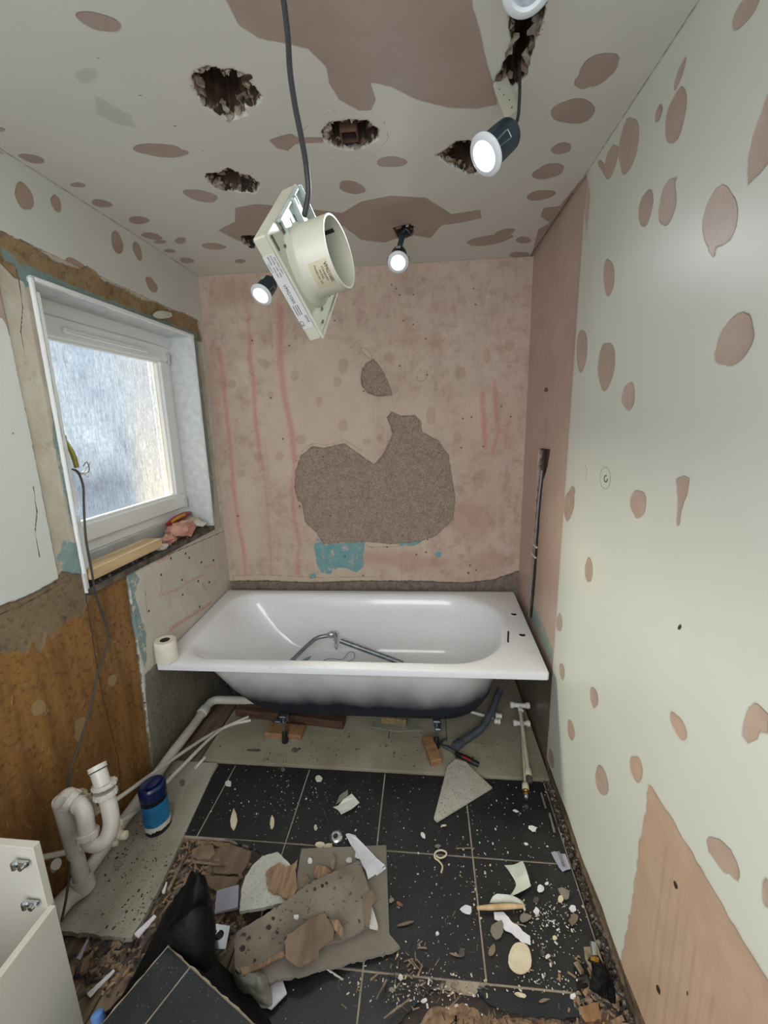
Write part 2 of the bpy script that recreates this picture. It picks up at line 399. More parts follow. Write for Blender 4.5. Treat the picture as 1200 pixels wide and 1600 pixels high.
tri = pp([(1013, 1225), (1010, 1260), (1000, 1310), (993, 1370), (985, 1420), (978, 1460), (968, 1510), (966, 1545)], 0, XR)
tri += [(-1.50, 0.0), (-2.3, 0.0), (-2.3, .42)] + pp([(1200, 1532), (1160, 1470), (1120, 1400), (1075, 1322), (1045, 1272), (1026, 1243)], 0, XR)
tri = [tuple(p) for p in jag(tri, .004, .014, 9, closed=True)]
right_peel.append(tri)
alcove = [(-.712, 2.20), (-.712, -.1), (.05, -.1), (.05, 2.4), (-.66, 2.4), (-.73, 2.262), (-.765, 2.2), (-.755, 2.10), (-.73, 2.16)]
rbase = [(-.712, -.01), (-.712, .05), (-.85, .045), (-1.0, .055), (-1.15, .04), (-1.3, .06), (-1.45, .05), (-1.6, .07), (-2.0, .06), (-3, .06), (-3, -.01)]
right_peel += [alcove, rbase]
slot = pp([(839, 700), (857, 703), (853, 728), (846, 750), (842, 790), (838, 850), (834, 910), (829, 965), (823, 965), (826, 910), (830, 850), (834, 790), (837, 750)], 0, XR)
def fr_height(UU, VV, f):
    h = .012*np.clip((UU+.714)/.004, 0, 1)*0 + .0008*np.clip(f['peel']/.004, 0, 1)
    h += np.where(UU > -.716, .006, 0)
    h += .028*np.clip((f['slot']+.001)/.005, 0, 1)
    base = np.clip((f['base'])/.01, 0, 1); h += base*(.006+.006*nz2(UU, VV, 60, 3))
    return h
lay_pink = ('peel', PINKA, PINKB, 9, .0022, 1.0, .0009, 1.)
m_right = wall_mat('wall_paint_right', ('#d0d2c8', '#cacdc2'), [lay_pink,
    ('lit_tint', '#c3a78f', '#b2957c', 12, .012, .1, .012, .8), ('alc', '#c6ad9e', '#b4988a', 5, .012, .0, .03, .8), ('low_tone', '#6e6257', '#574c43', 14, .02, .2, .02, .9),
    ('blue', '#6f9690', '#8aa79f', 30, .02, .3, .003, .8), ('drip', '#9c7f6a', '#a98b74', 20, .004, .1, .004, .55), ('base', '#7d6c59', '#5f5144', 26, .01, .4, .004, 1.), ('slot', '#2a1f18', '#4a3628', 40, .004, .5, .002, 1.), ('nail', '#2b2621', '#3c3129', 40, .001, .6, .0008, 1.)], rough=.38)
us = np.concatenate([ar(ROOM_Y, -1.9, .03), ar(-1.9, -.72, .0065), ar(-.72, .02, .0045), [-.716, -.7155, .02]])
vs = np.concatenate([ar(-.06, H, .0065), [H+.01]])
drips = [([(-1.52-.03*i, .60-.02*i*1.0), (-1.53-.032*i, .06)], .0022+.001*(i % 2)) for i in range(1, 9)]
nails = [R(1062, 980, 3, 5, 20), R(851, 609, 3, 4, 0), R(1055, 1383, 3, 7, -20), R(1028, 1546, 3, 8, -20), R(1073, 1552, 2, 4, 0)]
wall_right = worn_surface('wall_right', 0, XR, 1, us, vs, {
    'peel': lambda u, v: sdf_poly(u, v, right_peel), 'lit_tint': lambda u, v: sdf_poly(u, v, [tri, [(a-.0, b) for a, b in right_peel[24]], [(a, b) for a, b in right_peel[25]]])-.004,  # warm light on the lower wall tinted into these bare patches
    'alc': lambda u, v: sdf_poly(u, v, [alcove]), 'low_tone': lambda u, v: sdf_poly(u, v, [[(-.70, .46), (-.70, -.05), (.05, -.05), (.05, .46)]]),  # darker grey-brown tone on the alcove wall below the bath rim
    'blue': lambda u, v: sdf_poly(u, v, [[(-.70, .47), (-.69, .56), (-.55, .60), (-.45, .60), (-.3, .62), (-.3, .5)]])-.012,
    'drip': lambda u, v: np.minimum(sdf_lines(u, v, drips), sdf_poly(u, v, [tri])),
    'base': lambda u, v: sdf_poly(u, v, [rbase]), 'slot': lambda u, v: sdf_poly(u, v, [slot]), 'nail': lambda u, v: sdf_poly(u, v, nails)}, m_right, height=fr_height)

def ring_mark(cx, cy, a, b, t0=0, t1=360, r_=.0009):
    pts = [U(cx+a*math.cos(math.radians(t)), cy+b*math.sin(math.radians(t)), 0, XR+.0004) for t in range(t0, t1+1, 20)]
    MB().tube(pts, r_, 5, 2).build('scored_ring', M['rubble'], wall_right)
ring_mark(946, 747, 8, 17); ring_mark(914, 738, 3, 12, -90, 90); ring_mark(947, 748, 2.5, 5, 0, 300, .0022)
# ---- back wall: pink plaster skin with holes down to the sand render
def B(pts): return pp(zz(pts, 300, 400, 2.182), 1, 0)
rend_big = B([(375, 845), (362, 835), (348, 790), (352, 735), (370, 680), (410, 650), (450, 655), (490, 645), (520, 640), (560, 668), (595, 695), (622, 710), (650, 680), (685, 605), (665, 550), (680, 530), (710, 545), (760, 543), (778, 560), (785, 600), (840, 630), (875, 680), (885, 750), (897, 820), (890, 900), (830, 955), (770, 975), (680, 982), (590, 975), (500, 978), (450, 982), (420, 940), (385, 905), (377, 850)])
rend_small = B([(575, 410), (580, 385), (598, 362), (618, 352), (640, 375), (660, 410), (675, 445), (685, 475), (630, 478), (595, 465), (578, 440)])
rend_base = [(0, .40), (0, .565), (.25, .572), (.5, .562), (.8, .578), (1.1, .582), (1.45, .575), (1.6, .60), (1.75, .66), (1.75, .4)]
blue_b = [B([(415, 985), (425, 960), (450, 985), (500, 978), (590, 975), (583, 1020), (585, 1060), (560, 1080), (530, 1065), (500, 1062), (470, 1085), (440, 1080), (425, 1050)]), B([(700, 982), (720, 975), (785, 972), (760, 988), (712, 990)]), B([(828, 1018), (833, 1008), (845, 1006), (852, 1016), (846, 1028), (833, 1028)]), B([(400, 1085), (420, 1080), (425, 1098), (400, 1100)])]
def BL(pts): return B(pts)
reds = [(BL([(90, 315), (105, 400), (115, 520), (130, 650), (140, 780), (155, 900), (175, 1000), (182, 1085)]), .013), (BL([(200, 280), (195, 350), (210, 430), (215, 550), (228, 650)]), .015), (BL([(228, 650), (250, 770), (258, 870), (265, 970), (272, 1085)]), .007), (BL([(215, 540), (222, 640), (235, 740)]), .006),
    (BL([(300, 170), (300, 350), (315, 480), (340, 600), (350, 700)]), .019), (BL([(350, 700), (340, 800), (350, 900), (365, 980), (360, 1085)]), .011), (BL([(990, 470), (1000, 650)]), .016), (BL([(1030, 430), (1040, 560), (1045, 600), (1025, 670)]), .012), (BL([(1082, 560), (1070, 600), (1072, 660)]), .008), (BL([(190, 190), (196, 280)]), .009)]
rr_ = random.Random(5)
def BE(x, y, a, b, r=0): return ell(300+x/2.182, 400+y/2.182, a/2.182, b/2.182, r, 1, 0)
ovals = [BE(*a) for a in [(245, 367, 22, 17, 40), (350, 408, 13, 20), (137, 436, 15, 15), (268, 473, 11, 14), (433, 497, 10, 20), (370, 625, 19, 18), (225, 685, 14, 15), (298, 683, 14, 14), (170, 742, 13, 13), (673, 345, 17, 18), (915, 397, 18, 22), (1083, 305, 16, 22, 20), (1005, 340, 14, 26), (815, 545, 18, 30), (905, 620, 14, 20), (990, 747, 15, 21), (1077, 755, 12, 21), (912, 797, 16, 16), (595, 633, 14, 12), (515, 580, 16, 20), (296, 870, 12, 16), (515, 375, 17, 28), (495, 430, 14, 18), (1010, 90, 10, 14), (890, 180, 12, 14), (740, 120, 18, 14), (1080, 1040, 14, 18), (905, 970, 12, 12), (640, 620, 10, 10)]]
pale_b = [BE(785, 407, 18, 20, 10), BE(595, 330, 10, 22, -40), B([(350, 700), (372, 668), (410, 640), (460, 645), (520, 628), (580, 665), (560, 680), (520, 648), (450, 662), (410, 655), (375, 690)]), B([(590, 975), (700, 982), (710, 990), (600, 992)])] + [[(0.02, .572), (0.02, .60), (.2, .61), (.42, .60), (.6, .595), (.9, .605), (.9, .58), (.4, .565)]]
blotch_b = [BE(745, 290, 48, 20, 8), BE(820, 300, 26, 30), BE(700, 1040, 160, 30, 3), BE(950, 900, 90, 60), BE(1000, 1040, 60, 40), BE(140, 120, 70, 60), BE(60, 500, 20, 160)]
m_back = wall_mat('wall_plaster_back', ('#c6b3a2', '#b7a08e'), [
    ('pale2', '#cdbaa7', '#c3ac98', 4, .03, 0, .05, .75), ('stain', '#a18874', '#ab9079', 14, .006, .25, .004, .5), ('blotch', '#a5826c', '#ae8e77', 10, .04, 0, .03, .5),
    ('red', '#b3675f', '#c98a7e', 90, .012, .05, .005, .62), ('cream', '#c5b7a0', '#b7a489', 30, .008, .3, .0015, .9), ('blue', '#78a09f', '#648f92', 18, .01, .4, .0012, 1.),
    ('render', '#a89786', '#968574', 30, .010, 1.5, .0012, 1.), ('base', '#6f655c', '#8b7d6f', 22, .02, .8, .003, 1.), ('crack', '#5a463a', '#6b5446', 40, .0006, .4, .0006, .9)], rough=.75, mottled=.55)
cr = random.Random(3); crack_l = [(BL([(350, 250), (350, 420)]), .0008), (BL([(672, 480), (672, 530)]), .0008), (BL([(0, 30), (300, 45), (520, 35)]), .0009), (BL([(700, 20), (1140, 4)]), .001), (BL([(365, 850), (372, 1000), (365, 1100)]), .001)]
pits = [ell(cr.uniform(330, 800), cr.uniform(430, 900), 1.6, 1.6, 0, 1, 0) for _ in range(45)]
pale2 = [BE(430, 560, 190, 260, 5), BE(760, 540, 120, 60), BE(180, 900, 60, 160), BE(960, 540, 60, 90)]
def back_h(UU, VV, f):
    n = nz2(UU, VV, 90, 2); n2 = nz2(UU, VV, 14, 5)
    h = np.clip(f['render']/.004, 0, 1)*(.008+.004*n) + .002*n2
    h += np.clip(f['base']/.006, 0, 1)*(.006+.008*n)
    return h
us = np.concatenate([ar(-.02, XR+.02, .0052), [0, XR]]); vs = np.concatenate([ar(-.06, .5, .02), ar(.5, H, .0052), [H+.01]])
wall_back = worn_surface('wall_back', 1, 0, 1, us, vs, {'stain': lambda u, v: sdf_poly(u, v, ovals), 'blotch': lambda u, v: sdf_poly(u, v, blotch_b), 'pale2': lambda u, v: sdf_poly(u, v, pale2), 'red': lambda u, v: sdf_lines(u, v, reds),
    'cream': lambda u, v: sdf_poly(u, v, pale_b), 'blue': lambda u, v: sdf_poly(u, v, blue_b), 'render': lambda u, v: sdf_poly(u, v, [rend_big, rend_small]), 'base': lambda u, v: sdf_poly(u, v, [rend_base]),
    'crack': lambda u, v: np.maximum(sdf_lines(u, v, crack_l), sdf_poly(u, v, pits))}, m_back, height=back_h)

# ---- left wall with the window opening
WY0, WY1, WZ0, WZ1 = -1.045, -.128, .95, 1.96
def Lp(pts): return pp(pts, 0, 0)
def LE(*a): return ell(*a, 0, 0)
left_peel = [LE(38, 307, 22, 13, 62), LE(88, 318, 14, 7, 66), LE(183, 379, 19, 8, 80), LE(215, 392, 15, 6, 76), LE(237, 445, 13, 7, 60), LE(118, 412, 16, 6, 30), LE(6, 236, 8, 4, 20)]
pinkfar = Lp([(-60, 370), (0, 384), (8, 430), (22, 490), (26, 530), (14, 515), (4, 497), (-20, 495), (-60, 492)])
band_top = [(-1.135, 1.975), (-1.13, 2.06), (-1.02, 2.062), (-.93, 2.045), (-.84, 2.052), (-.8, 2.075), (-.76, 2.07), (-.74, 2.05), (-.6, 2.052), (-.5, 2.04), (-.38, 2.055), (-.3, 2.045), (-.2, 2.06), (-.05, 2.055), (-.03, 1.99), (-.03, 1.95), (-1.1, 1.95)]
band_all = [(-1.30, 2.30), (-1.19, 2.07), (-1.14, 2.052), (-1.06, 2.04), (-.03, 2.04), (-.012, .90), (-.13, .90), (-1.12, .97), (-1.145, 1.02), (-1.165, 1.5), (-1.2, 2.05)]
band_all = [(-1.17, 2.07), (-1.13, 2.062), (-.03, 2.05), (-.018, .93), (-.13, .90), (-.86, .93), (-1.16, .98), (-1.152, 1.02), (-1.152, 1.5), (-1.16, 2.0)]
blue_l = [[(-1.045, 1.94), (-1.07, 1.93), (-1.09, 1.99), (-1.06, 2.0), (-.9, 1.992), (-.6, 1.988), (-.4, 1.99), (-.10, 1.985), (-.06, 1.99), (-.07, 1.9), (-.065, 1.4), (-.06, 1.2), (-.09, 1.0), (-.12, 1.2), (-.12, 1.96)],
    [(-1.12, 1.99), (-1.12, 2.02), (-1.08, 2.01), (-1.055, 1.97), (-1.05, 1.85), (-1.05, 1.6), (-1.07, 1.45), (-1.06, 1.2), (-1.045, 1.15), (-1.045, 1.6), (-1.045, 1.98)],
    [(-1.14, 1.09), (-1.10, 1.15), (-1.045, 1.11), (-1.045, .99), (-1.13, 1.03)],
    [(-.85, .93), (-.80, .92), (-.78, .88), (-.82, .84), (-.81, .74), (-.79, .64), (-.81, .52), (-.83, .50), (-.845, .62), (-.855, .72), (-.84, .83)]]
lowwhite = [(-.845, .945), (-.7, .955), (-.02, .915), (.03, .92), (.03, .50), (-.55, .49), (-.70, .46), (-.82, .47), (-.845, .55), (-.83, .75)]
edge_brown = Lp([(-80, 975), (0, 947), (35, 935), (62, 922), (92, 905), (98, 893), (125, 897), (200, 888)])
brown = edge_brown + [(-.845, .93), (-.85, .6), (-.865, .3), (-.88, -.1), (-2.9, -.1), (-2.9, 1.06)]
jz = random.Random(11); ochre = []
for i, (x, y) in enumerate([(-60, 1030), (0, 1022), (18, 1020), (35, 1018), (45, 1022), (53, 1002), (62, 1018), (68, 1020), (76, 985), (84, 1000), (92, 985), (104, 972), (130, 962), (150, 920), (165, 905), (198, 890)]): ochre.append(U(x, y, 0, 0)[1:])
ochre = [(a[0], a[1]) for a in ochre]+[(-.85, .92), (-.857, .6), (-.872, .3), (-.89, -.1), (-2.9, -.1), (-2.9, .85)]
greyl = [(.03, .50), (-.6, .47), (-.84, .47), (-.86, .3), (-.89, -.1), (.03, -.1)]
LZ = lambda pts: pp(zz(pts, 0, 850, 3), 0, 0)
redl = [(LZ([(750, 240), (830, 215), (900, 170), (960, 140)]), .006), (LZ([(760, 180), (755, 230)]), .006), (LZ([(740, 80), (800, 50)]), .009), (LZ([(800, 400), (860, 360), (940, 310), (990, 275)]), .012), (LZ([(800, 240), (795, 290)]), .004), (LZ([(950, 190), (970, 215)]), .009), (LZ([(880, 210), (870, 170)]), .004), (LZ([(690, 60), (705, 100)]), .004), (LZ([(960, 110), (1010, 95)]), .004), (LZ([(1000, 190), (1030, 150)]), .004)]
crackl = [(LZ([(405, 190), (420, 300), (440, 430), (460, 560), (480, 680), (520, 850), (560, 1000), (575, 1180)]), .0024), (LZ([(700, 380), (690, 300), (680, 200)]), .0015), (LZ([(0, 335), (100, 295), (200, 240), (290, 190)]), .002), (LZ([(700, 90), (800, 45), (900, 5), (1050, -60)]), .0022), (Lp([(62, 870), (55, 830), (58, 800), (52, 760)]), .0018), (Lp([(30, 420), (38, 480), (35, 520), (42, 560)]), .0018)]
sandl = [[(-1.10, .98), (-1.14, 1.0), (-1.10, .90), (-1.0, .86), (-.86, .90), (-.86, .94)]]
dabs = [LE(63, 1106, 11, 13, 20), LE(128, 1133, 9, 13, 20), LE(178, 1063, 7, 9, 10), LE(125, 1150, 9, 6, 80)]
m_left = wall_mat('wall_paint_left', ('#cfd0c8', '#c7c8c0'), [
    ('peel', '#ab9687', '#9b8474', 12, .002, 1., .001, 1.), ('cream', '#c4beac', '#aea48e', 9, .008, .6, .0015, 1.), ('band', '#a18a66', '#836c4c', 8, .008, .7, .002, 1.), ('blue', '#6f8a8c', '#7f9a98', 22, .012, .5, .0015, .9),
    ('brown', '#87755a', '#6c5c46', 6, .006, .8, .0015, 1.), ('ochre', '#996e38', '#694724', 4, .012, .1, .003, 1.), ('scr', '#b79a68', '#c2aa80', 20, .0003, .0, .0008, .6), ('dab', '#94805a', '#a08b66', 20, .003, .2, .002, .7),
    ('white2', '#ccc8ba', '#bdb7a5', 7, .006, -.4, .0015, 1.), ('blue2', '#7d9795', '#6b8787', 22, .014, .3, .0015, .9), ('grey', '#8b8675', '#6f6a5c', 5, .012, .4, .004, 1.), ('red', '#b4645a', '#c78e80', 90, .014, .05, .004, .7), ('crack', '#3c3026', '#4a3b2e', 40, .001, .8, .0006, 1.), ('hole', '#2a211a', '#3a2d22', 40, .001, .5, .0006, 1.)], rough=.6)
sr = random.Random(4)
scr = [([(y, z), (y+sr.uniform(-.02, .02), z+sr.uniform(-.03, .03))], .0017) for y, z in [(sr.uniform(-1.5, -.9), sr.uniform(.1, .8)) for _ in range(40)]]
holes_l = [LE(sr.uniform(10, 230), sr.uniform(960, 1180), 1.3, 1.3, 0) for _ in range(50)]+[LE(sr.uniform(210, 340), sr.uniform(850, 1010), 1.3, 2.0, 0) for _ in range(18)]+[LE(20, 677, 1.8, 1.8, 0)]
def left_h(UU, VV, f):
    n = nz2(UU, VV, 40, 8)
    h = np.clip(f['cream']/.003, 0, 1)*(.004+.003*n)+np.clip(f['band']/.003, 0, 1)*.004
    h = np.where(f['brown'] > 0, .006+.003*n*(f['ochre'] < 0), h); h = np.where((f['white2'] > -.003), .001+.001*n, h)
    return h
us = np.concatenate([ar(ROOM_Y, -1.75, .04), ar(-1.75, .01, .0043), [WY0, WY1, .01]]); vs = np.concatenate([ar(-.2, H, .0046), [WZ0, WZ1, H+.01]])
wall_left = worn_surface('wall_left', 0, 0, -1, us, vs, {
    'peel': lambda u, v: sdf_poly(u, v, left_peel+[pinkfar]), 'cream': lambda u, v: sdf_poly(u, v, [band_all]), 'band': lambda u, v: sdf_poly(u, v, [band_top]), 'blue': lambda u, v: sdf_poly(u, v, blue_l[:3]), 'blue2': lambda u, v: sdf_poly(u, v, blue_l[3:]),
    'brown': lambda u, v: sdf_poly(u, v, [brown]), 'ochre': lambda u, v: sdf_poly(u, v, [ochre]), 'white2': lambda u, v: sdf_poly(u, v, [lowwhite]), 'grey': lambda u, v: sdf_poly(u, v, [greyl]),
    'red': lambda u, v: sdf_lines(u, v, redl), 'crack': lambda u, v: sdf_lines(u, v, crackl), 'scr': lambda u, v: sdf_lines(u, v, scr), 'dab': lambda u, v: sdf_poly(u, v, dabs), 'hole': lambda u, v: sdf_poly(u, v, holes_l)},
    m_left, height=left_h, cut=lambda u, v: (u > WY0) & (u < WY1) & (v > WZ0) & (v < WZ1))

# ---- ceiling: painted board with peeled paint and broken-out holes
def C(*a): return ell(*a, 2, H)
def Cp(pts): return pp(pts, 2, H)
ceil_peel = [C(155, 34, 36, 13, 20), C(250, 235, 38, 11, 6), C(285, 239, 10, 4, 0), C(314, 306, 26, 9, 14), C(50, 248, 21, 6, 16), C(122, 289, 11, 4, 6), C(159, 318, 15, 6, 8), C(217, 344, 16, 6, 6), C(237, 369, 16, 5, 8), C(282, 376, 9, 5, -10), C(334, 385, 19, 5, 2), C(265, 392, 8, 3, 6), C(292, 407, 12, 4, 8), C(375, 408, 9, 3, 0),
    C(612, 253, 22, 9, 0), C(550, 293, 22, 9, 12), C(765, 375, 34, 8, -8), C(788, 364, 16, 6, -20), C(845, 305, 24, 7, -8), C(857, 268, 25, 11, -12), C(877, 232, 15, 9, -8), C(896, 174, 35, 19, -12), C(935, 108, 35, 21, -28), C(912, 129, 16, 9, 0), C(818, 375, 12, 5, 0), C(812, 398, 15, 5, 0), C(0, 202, 8, 3, 10), C(250, 378, 9, 3, 0),
    C(20, 262, 7, 3, 0), Cp([(421, 219), (440, 212), (455, 209), (465, 215), (505, 215), (505, 223), (462, 225), (450, 236), (432, 231)]),
    Cp([(348, -10), (375, 40), (405, 60), (440, 67), (482, 76), (510, 104), (515, 130), (530, 155), (560, 172), (580, 172), (586, 155), (578, 128), (610, 135), (650, 155), (700, 168), (745, 170), (777, 164), (770, 130), (758, 90), (750, 50), (738, 10), (730, -60), (600, -100), (330, -100)]),
    Cp([(341, 360), (368, 346), (368, 325), (400, 319), (470, 325), (535, 333), (565, 315), (610, 306), (665, 309), (690, 325), (705, 335), (750, 328), (752, 341), (720, 348), (690, 352), (672, 372), (640, 366), (600, 379), (565, 375), (535, 352), (500, 380), (430, 388), (400, 385), (370, 375)]),
    Cp([(828, 406), (836, 380), (842, 358), (860, 348), (845, 338), (850, 325), (875, 322), (905, 285), (925, 265), (960, 300), (900, 420)])]
hA = Cp([(300, 120), (312, 108), (325, 103), (345, 110), (360, 107), (380, 115), (392, 132), (408, 150), (400, 165), (382, 165), (385, 178), (360, 188), (345, 178), (320, 165), (305, 140)])
hB = Cp([(502, 205), (515, 192), (545, 188), (575, 190), (592, 205), (590, 218), (570, 230), (545, 235), (520, 228), (505, 215)])
hC = Cp([(322, 272), (345, 270), (355, 262), (375, 272), (390, 275), (406, 288), (398, 302), (375, 300), (345, 295), (330, 288)])
hD = Cp([(682, 243), (700, 232), (712, 222), (735, 220), (745, 232), (748, 272), (725, 270), (705, 258)])
hE = Cp([(797, -60), (855, -60), (852, 20), (838, 60), (828, 95), (822, 120), (800, 142), (773, 128), (790, 95), (800, 70), (795, 40)])
hF = Cp([(614, 356), (638, 350), (650, 356), (644, 370), (622, 374)])
hG = Cp([(376, 369), (400, 368), (408, 384), (395, 388), (382, 382)])
ceil_holes = [hA, hB, hC, hD, hE, hF, hG]
m_ceil = wall_mat('ceiling_paint', ('#d2d1c8', '#cccbc1'), [('peel', '#aa998f', '#9d8b80', 6, .0016, 1., .0009, 1.), ('dirty', '#a5a89e', '#9da096', 10, .006, .2, .003, .45), ('hole', '#5c4636', '#3a2c22', 60, .006, .6, .0015, 1.), ('deep', '#15100d', '#241a14', 40, .01, .3, .006, 1.), ('crk', '#5a4c40', '#6b5c4e', 30, .003, .5, .0012, .9)], rough=.5)
def ceil_h(UU, VV, f):
    n = nz2(UU, VV, 45, 4); n2 = nz2(UU, VV, 110, 9)
    d = f['hole']-.012*(n2-.5); k = np.clip(d/.004, 0, 1)
    return k*(.012+.022*n)+np.clip((d-.006-.012*(n-.5))/.012, 0, 1)*.07
us = np.concatenate([ar(-.02, XR+.02, .0048), [0, XR]]); vs = np.concatenate([ar(ROOM_Y, -1.7, .05), ar(-1.7, .01, .0048), [.015]])
crk = [([(0.012, -1.6), (.012, -.4), (.006, 0)], .0022), ([(XR-.008, 0), (XR-.004, -.6)], .004), ([(XR-.004, -.7), (XR-.004, -1.7)], .0012), ([(0, -.008), (XR, -.008)], .002)]
ring = Cp([(470, 210), (490, 185), (530, 170), (570, 172), (600, 190), (607, 215), (590, 240), (550, 255), (505, 250), (478, 232)])
ceiling = worn_surface('ceiling', 2, H, 1, us, vs, {'peel': lambda u, v: sdf_poly(u, v, ceil_peel), 'hole': lambda u, v: sdf_poly(u, v, ceil_holes), 'deep': lambda u, v: sdf_poly(u, v, ceil_holes)-.016, 'dirty': lambda u, v: sdf_poly(u, v, [Cp([(150, 150), (205, 180), (212, 200), (185, 195), (150, 178)]), C(135, 118, 18, 12, 0)]), 'crk': lambda u, v: sdf_lines(u, v, crk+[(ring+[ring[0]], .0004)]+[([( .50+.02*i, -1.33+.11*i), (.50+.02*i+.008, -1.33+.11*i)], .0016) for i in range(5)])}, m_ceil, height=ceil_h)
# torn plasterboard edges round the holes
def torn(name, poly, n, seed, mats, par):
    r = random.Random(seed)
    for q, mm in enumerate(mats):
        b = MB()
        for i in range(n):
            k = r.randrange(len(poly)); a = Vector((*poly[k], 0)); c = Vector((*poly[(k+1) % len(poly)], 0)); p = a.lerp(c, r.random())
            cen = Vector((sum(x[0] for x in poly)/len(poly), sum(x[1] for x in poly)/len(poly), 0)); p = p.lerp(cen, r.uniform(-.06, .22))
            rr = r.uniform(.004, .013); z = H+r.uniform(-.001, .016); an = r.uniform(0, 6.3); el = r.uniform(1.0, 2.6)
            ring1 = [p+Matrix.Rotation(an, 3, 'Z') @ Vector((math.cos(t)*rr*r.uniform(.6, 1.2)*el*.7, math.sin(t)*rr*r.uniform(.3, 1.0), 0))+Vector((0, 0, z+r.uniform(-.004, .004))) for t in [2*PI*j/7 for j in range(7)]]
            ring2 = [v+Vector((r.uniform(-.002, .002), r.uniform(-.002, .002), r.uniform(.004, .012))) for v in ring1]
            b.rings([ring1, ring2])
        o = b.build(name, mm, par, smooth=False); o['kind'] = 'stuff'
M['torn_paper'] = mat('torn_paper', '#8d7a68', .9, '#6f5d4d', 40, bump=.002)
M['torn_dark'] = mat('torn_dark', '#4a3a2e', .9, '#2e241c', 40, bump=.002)
M['torn_pale'] = mat('torn_pale', '#a8a08f', .9, '#8f8675', 40, bump=.002)
for k, (hp, n) in enumerate([(hA, 26), (hB, 16), (hC, 20), (hD, 16), (hE, 26), (hF, 7), (hG, 7)]):
    torn('torn_edge', hp, n, 20+k, [M['torn_paper'], M['torn_dark'], M['torn_pale']], ceiling)
# timber joist glimpsed in the holes, and the square duct in the middle hole
jb = MB(); jb.box((.72, -1.2, H+.14), (.045, .5, .08)); jb.box((1.40, -1.25, H+.13), (.045, .7, .08)); jb.build('joist', M['timber_dark'], ceiling)
cB = Vector((*[sum(p[i] for p in hB)/len(hB) for i in (0, 1)], 0))
db = MB(); R_ = .022
for s in (-1, 1):
    db.box((cB.x+s*R_, cB.y, H+.02), (.003, .044, .05)); db.box((cB.x, cB.y+s*R_, H+.02), (.044, .003, .05))
db.build('duct_frame', M['timber_dark'], ceiling)

# ---- window_1
M['reveal'] = mat('reveal', '#dadddd', .6, '#c9cccb', 30, bump=.0012, bscale=45)
win = thing('window_1', 'white plastic window with streaky obscured glass', None, (-.15, -.586, 1.45)); win['kind'] = 'structure'; del win['label']
def frame(name, mat_, x, d, y0, y1, z0, z1, wd, parent, b=.004, wb=None):
    o = MB(); wb = wb or wd
    o.rbox((x, (y0+y1)/2, z1-wd/2), (d, y1-y0, wd), b); o.rbox((x, (y0+y1)/2, z0+wb/2), (d, y1-y0, wb), b)
    o.rbox((x, y0+wd/2, (z0+wb+z1-wd)/2), (d, wd, z1-z0-wb-wd), b); o.rbox((x, y1-wd/2, (z0+wb+z1-wd)/2), (d, wd, z1-z0-wb-wd), b)
    return o.build(name, mat_, parent)
frame('window_frame', M['upvc'], -.175, .075, -1.046, -.125, 1.02, 1.962, .055, win)
sash = frame('sash', M['upvc'], -.158, .07, -1.0, -.167, 1.068, 1.905, .075, win, .006)
frame('glazing_bead', M['upvc'], -.148, .03, -.933, -.234, 1.135, 1.838, .018, sash, .004)
gm, N, Bs = newmat('obscured_glass')
co = N.n('ShaderNodeTexCoord').outputs['Object']
mp = N.n('ShaderNodeMapping', {'Vector': co, 'Scale': (1, 120, 14)}).outputs[0]; st = N.noise(mp, 1.0, 4, .6)
mp2 = N.n('ShaderNodeMapping', {'Vector': co, 'Scale': (1, 260, 60)}).outputs[0]; st2 = N.noise(mp2, 1.0, 3, .6)
sep = N.n('ShaderNodeSeparateXYZ', {0: co}); yy, zc = sep.outputs[1], sep.outputs[2]
blob = N.noise(co, 3.2, 4, .5)
# what lies outside, blurred by the pattern: pale sky above, a dim hedge mid-way, a sunlit cream wall on the right
skyc = N.mix(N.mr(blob, .35, .65), srgb('#a9bccb'), srgb('#cbd8e0'))
mid = N.mix(N.mr(blob, .4, .6), srgb('#75818c'), srgb('#8c9aa5'))
zf = N.mr(N.math('ADD', zc, N.math('MULTIPLY', N.math('SUBTRACT', blob, .5), .35)), -.18, .05)
cc = N.mix(zf, mid, skyc)
bot = N.mr(zc, -.16, -.32); cc = N.mix(N.math('MULTIPLY', bot, .6), cc, srgb('#a9bbc9'))
yf = N.mr(N.math('ADD', yy, N.math('MULTIPLY', N.math('SUBTRACT', st, .5), .10)), .03, .17)
cc = N.mix(yf, cc, N.mix(N.mr(zc, -.3, .25), srgb('#efe8d2'), srgb('#c9ced0')))
cc = N.mix(N.mr(yy, .322, .335), cc, srgb('#b59d55'))
gl = N.math('MULTIPLY', N.mr(st, .35, .65, .66, 1.25), N.mr(st2, .38, .62, .70, 1.22))
em = N.n('ShaderNodeEmission', {'Color': cc, 'Strength': N.math('MULTIPLY', gl, 1.05)})
gloss = N.n('ShaderNodeBsdfGlossy', {'Roughness': .25, 'Normal': N.n('ShaderNodeBump', {'Height': st, 'Distance': .003}).outputs[0]})
tr = N.n('ShaderNodeBsdfTransparent')
m1 = N.n('ShaderNodeMixShader', {0: .06, 1: em.outputs[0], 2: gloss.outputs[0]}); m2 = N.n('ShaderNodeMixShader', {0: .28, 1: m1.outputs[0], 2: tr.outputs[0]})
N.t.links.new(m2.outputs[0], N.t.nodes['Material Output'].inputs[0])
MB().rbox((-.155, -.5835, 1.4865), (.006, .69, .70), .001).build('pane', gm, win)
tv = MB(); a = U(108, 535, 0, -.118); b_ = U(228, 562, 0, -.118); zt = 1.865
